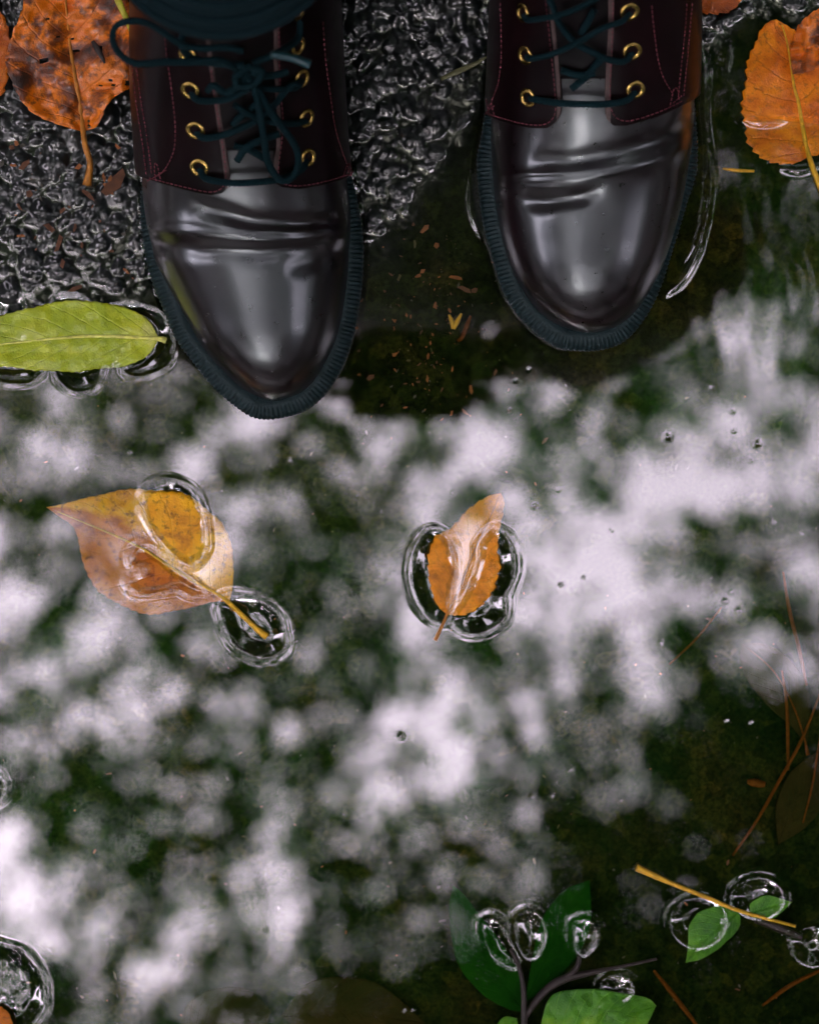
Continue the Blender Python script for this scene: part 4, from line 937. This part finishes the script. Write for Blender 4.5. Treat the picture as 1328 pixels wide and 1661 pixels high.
for k, (tx, ty, lb) in enumerate(TREES):
    R = root('broadleaf_tree', (tx, ty, 0), lb, 'tree', 'trees round the puddle')
    mb = MB(); top = np.array([tx * .8, ty * .8, 8.2])
    mb.tube(catmull([(tx, ty, -.1), (tx * 1.02, ty, 3), (tx * .93, ty * .95, 6), top], 24), [.24, .18, .14, .09], 12)
    mine = np.where(own == k)[0]
    for q in range(9):
        i = RNG.choice(mine); e = np.array([cx[i], cy[i], cz[i]]); st = np.array([tx * .95, ty * .95, RNG.uniform(4.5, 7.5)])
        mid = (st + e) / 2 + RNG.normal(0, .25, 3); mb.tube(catmull([st, mid, e], 14), [.07, .035, .012], 7)
    mb.build('trunk', M['bark'], R)
    c0 = np.stack([cx[mine], cy[mine], cz[mine]], 1); c0 = np.repeat(c0, 3, 0) + RNG.normal(0, 1, (len(mine) * 3, 3)) * np.where(np.repeat(big[mine], 3), .13, .022)[:, None]
    # lower, outer foliage, added to cut side light and darken the surroundings
    na = 13000; th = RNG.uniform(0, 2 * math.pi, na); ph = RNG.uniform(-1, 1, na); rr = RNG.uniform(.25, 1, na)**.4
    out_ = np.array([tx, ty]) * 1.12
    c1 = np.stack([out_[0] + 3.5 * rr * np.cos(th) * np.sqrt(1 - ph**2), out_[1] + 3.5 * rr * np.sin(th) * np.sqrt(1 - ph**2), 5.0 + 3.9 * rr * ph], 1)
    c1 = c1[vnoise(c1[:, 0] * 1.3 + c1[:, 2], c1[:, 1] * 1.3 - c1[:, 2], 80 + k) > -.36]
    ca = np.vstack([c0, c1]); d = RNG.normal(size=(len(ca), 3)); d[:, 2] *= .4; d[:, 2] -= .2
    s = np.r_[RNG.uniform(.045, .085, len(c0)) * np.where(np.repeat(big[mine], 3), 2.4, 1.), RNG.uniform(.22, .38, len(c1))]
    v, f = leaves_mesh(ca, d, s, len(c0))
    me = bpy.data.meshes.new('crown'); me.from_pydata(v.tolist(), [], f.tolist()); finish(me, 'crown', FOL[k % 3], R, False)

# unseen shrubs, added to block bright horizon sky under the crowns
for k in range(12):
    th = k / 12 * 2 * math.pi + .2; r = 8.2 + .5 * math.sin(k * 2.1); bx, by = r * math.cos(th), r * math.sin(th) - .5
    kind = ['beyond the toes', 'behind the wearer', 'off to one side'][0 if math.sin(th) < -.5 else (1 if math.sin(th) > .5 else 2)]
    R = root('shrub', (bx, by, 0), 'dark leafy bush added round the puddle to block low sky, ' + kind, 'shrub', 'added shrubs ' + kind)
    n = 2600; u1 = RNG.uniform(0, 2 * math.pi, n); ph = RNG.uniform(-.6, 1, n); rr = RNG.uniform(.3, 1, n)**.4
    c1 = np.stack([bx + 2.4 * rr * np.cos(u1) * np.sqrt(1 - ph**2), by + 2.4 * rr * np.sin(u1) * np.sqrt(1 - ph**2), 1.4 + 1.9 * rr * ph], 1)
    d = RNG.normal(size=(n, 3)); v, f = leaves_mesh(c1, d, RNG.uniform(.22, .40, n), 0)
    me = bpy.data.meshes.new('foliage'); me.from_pydata(v.tolist(), [], f.tolist()); finish(me, 'foliage', FOL[k % 3], R, False)
    mb = MB()
    for q in range(5): mb.tube(catmull([(bx, by, -.1), (bx + .5 * math.cos(q * 1.3), by + .5 * math.sin(q * 1.3), 1.), (bx + 1.2 * math.cos(q * 1.3), by + 1.2 * math.sin(q * 1.3), 2.2)], 10), [.05, .03, .012], 6)
    mb.build('stem', M['bark'], R)

# unseen ring of leaves, added to keep horizon light off the boots
n = 16000; u1 = RNG.uniform(0, 2 * math.pi, n); r1 = RNG.uniform(13, 15.5, n); z1 = RNG.uniform(-.1, 9, n) * (.75 + .5 * vnoise(u1 * 6, u1 * 0, 91))
c1 = np.stack([r1 * np.cos(u1), r1 * np.sin(u1), z1], 1); d = RNG.normal(size=(n, 3)); v, f = leaves_mesh(c1, d, RNG.uniform(.5, .95, n), 0)
me = bpy.data.meshes.new('leaf_screen'); me.from_pydata(v.tolist(), [], f.tolist())
tag(finish(me, 'leaf_screen', FOL[1], None, False), 'dark green leaf ring added beyond the trees to block low sky', 'wood', kind='stuff')
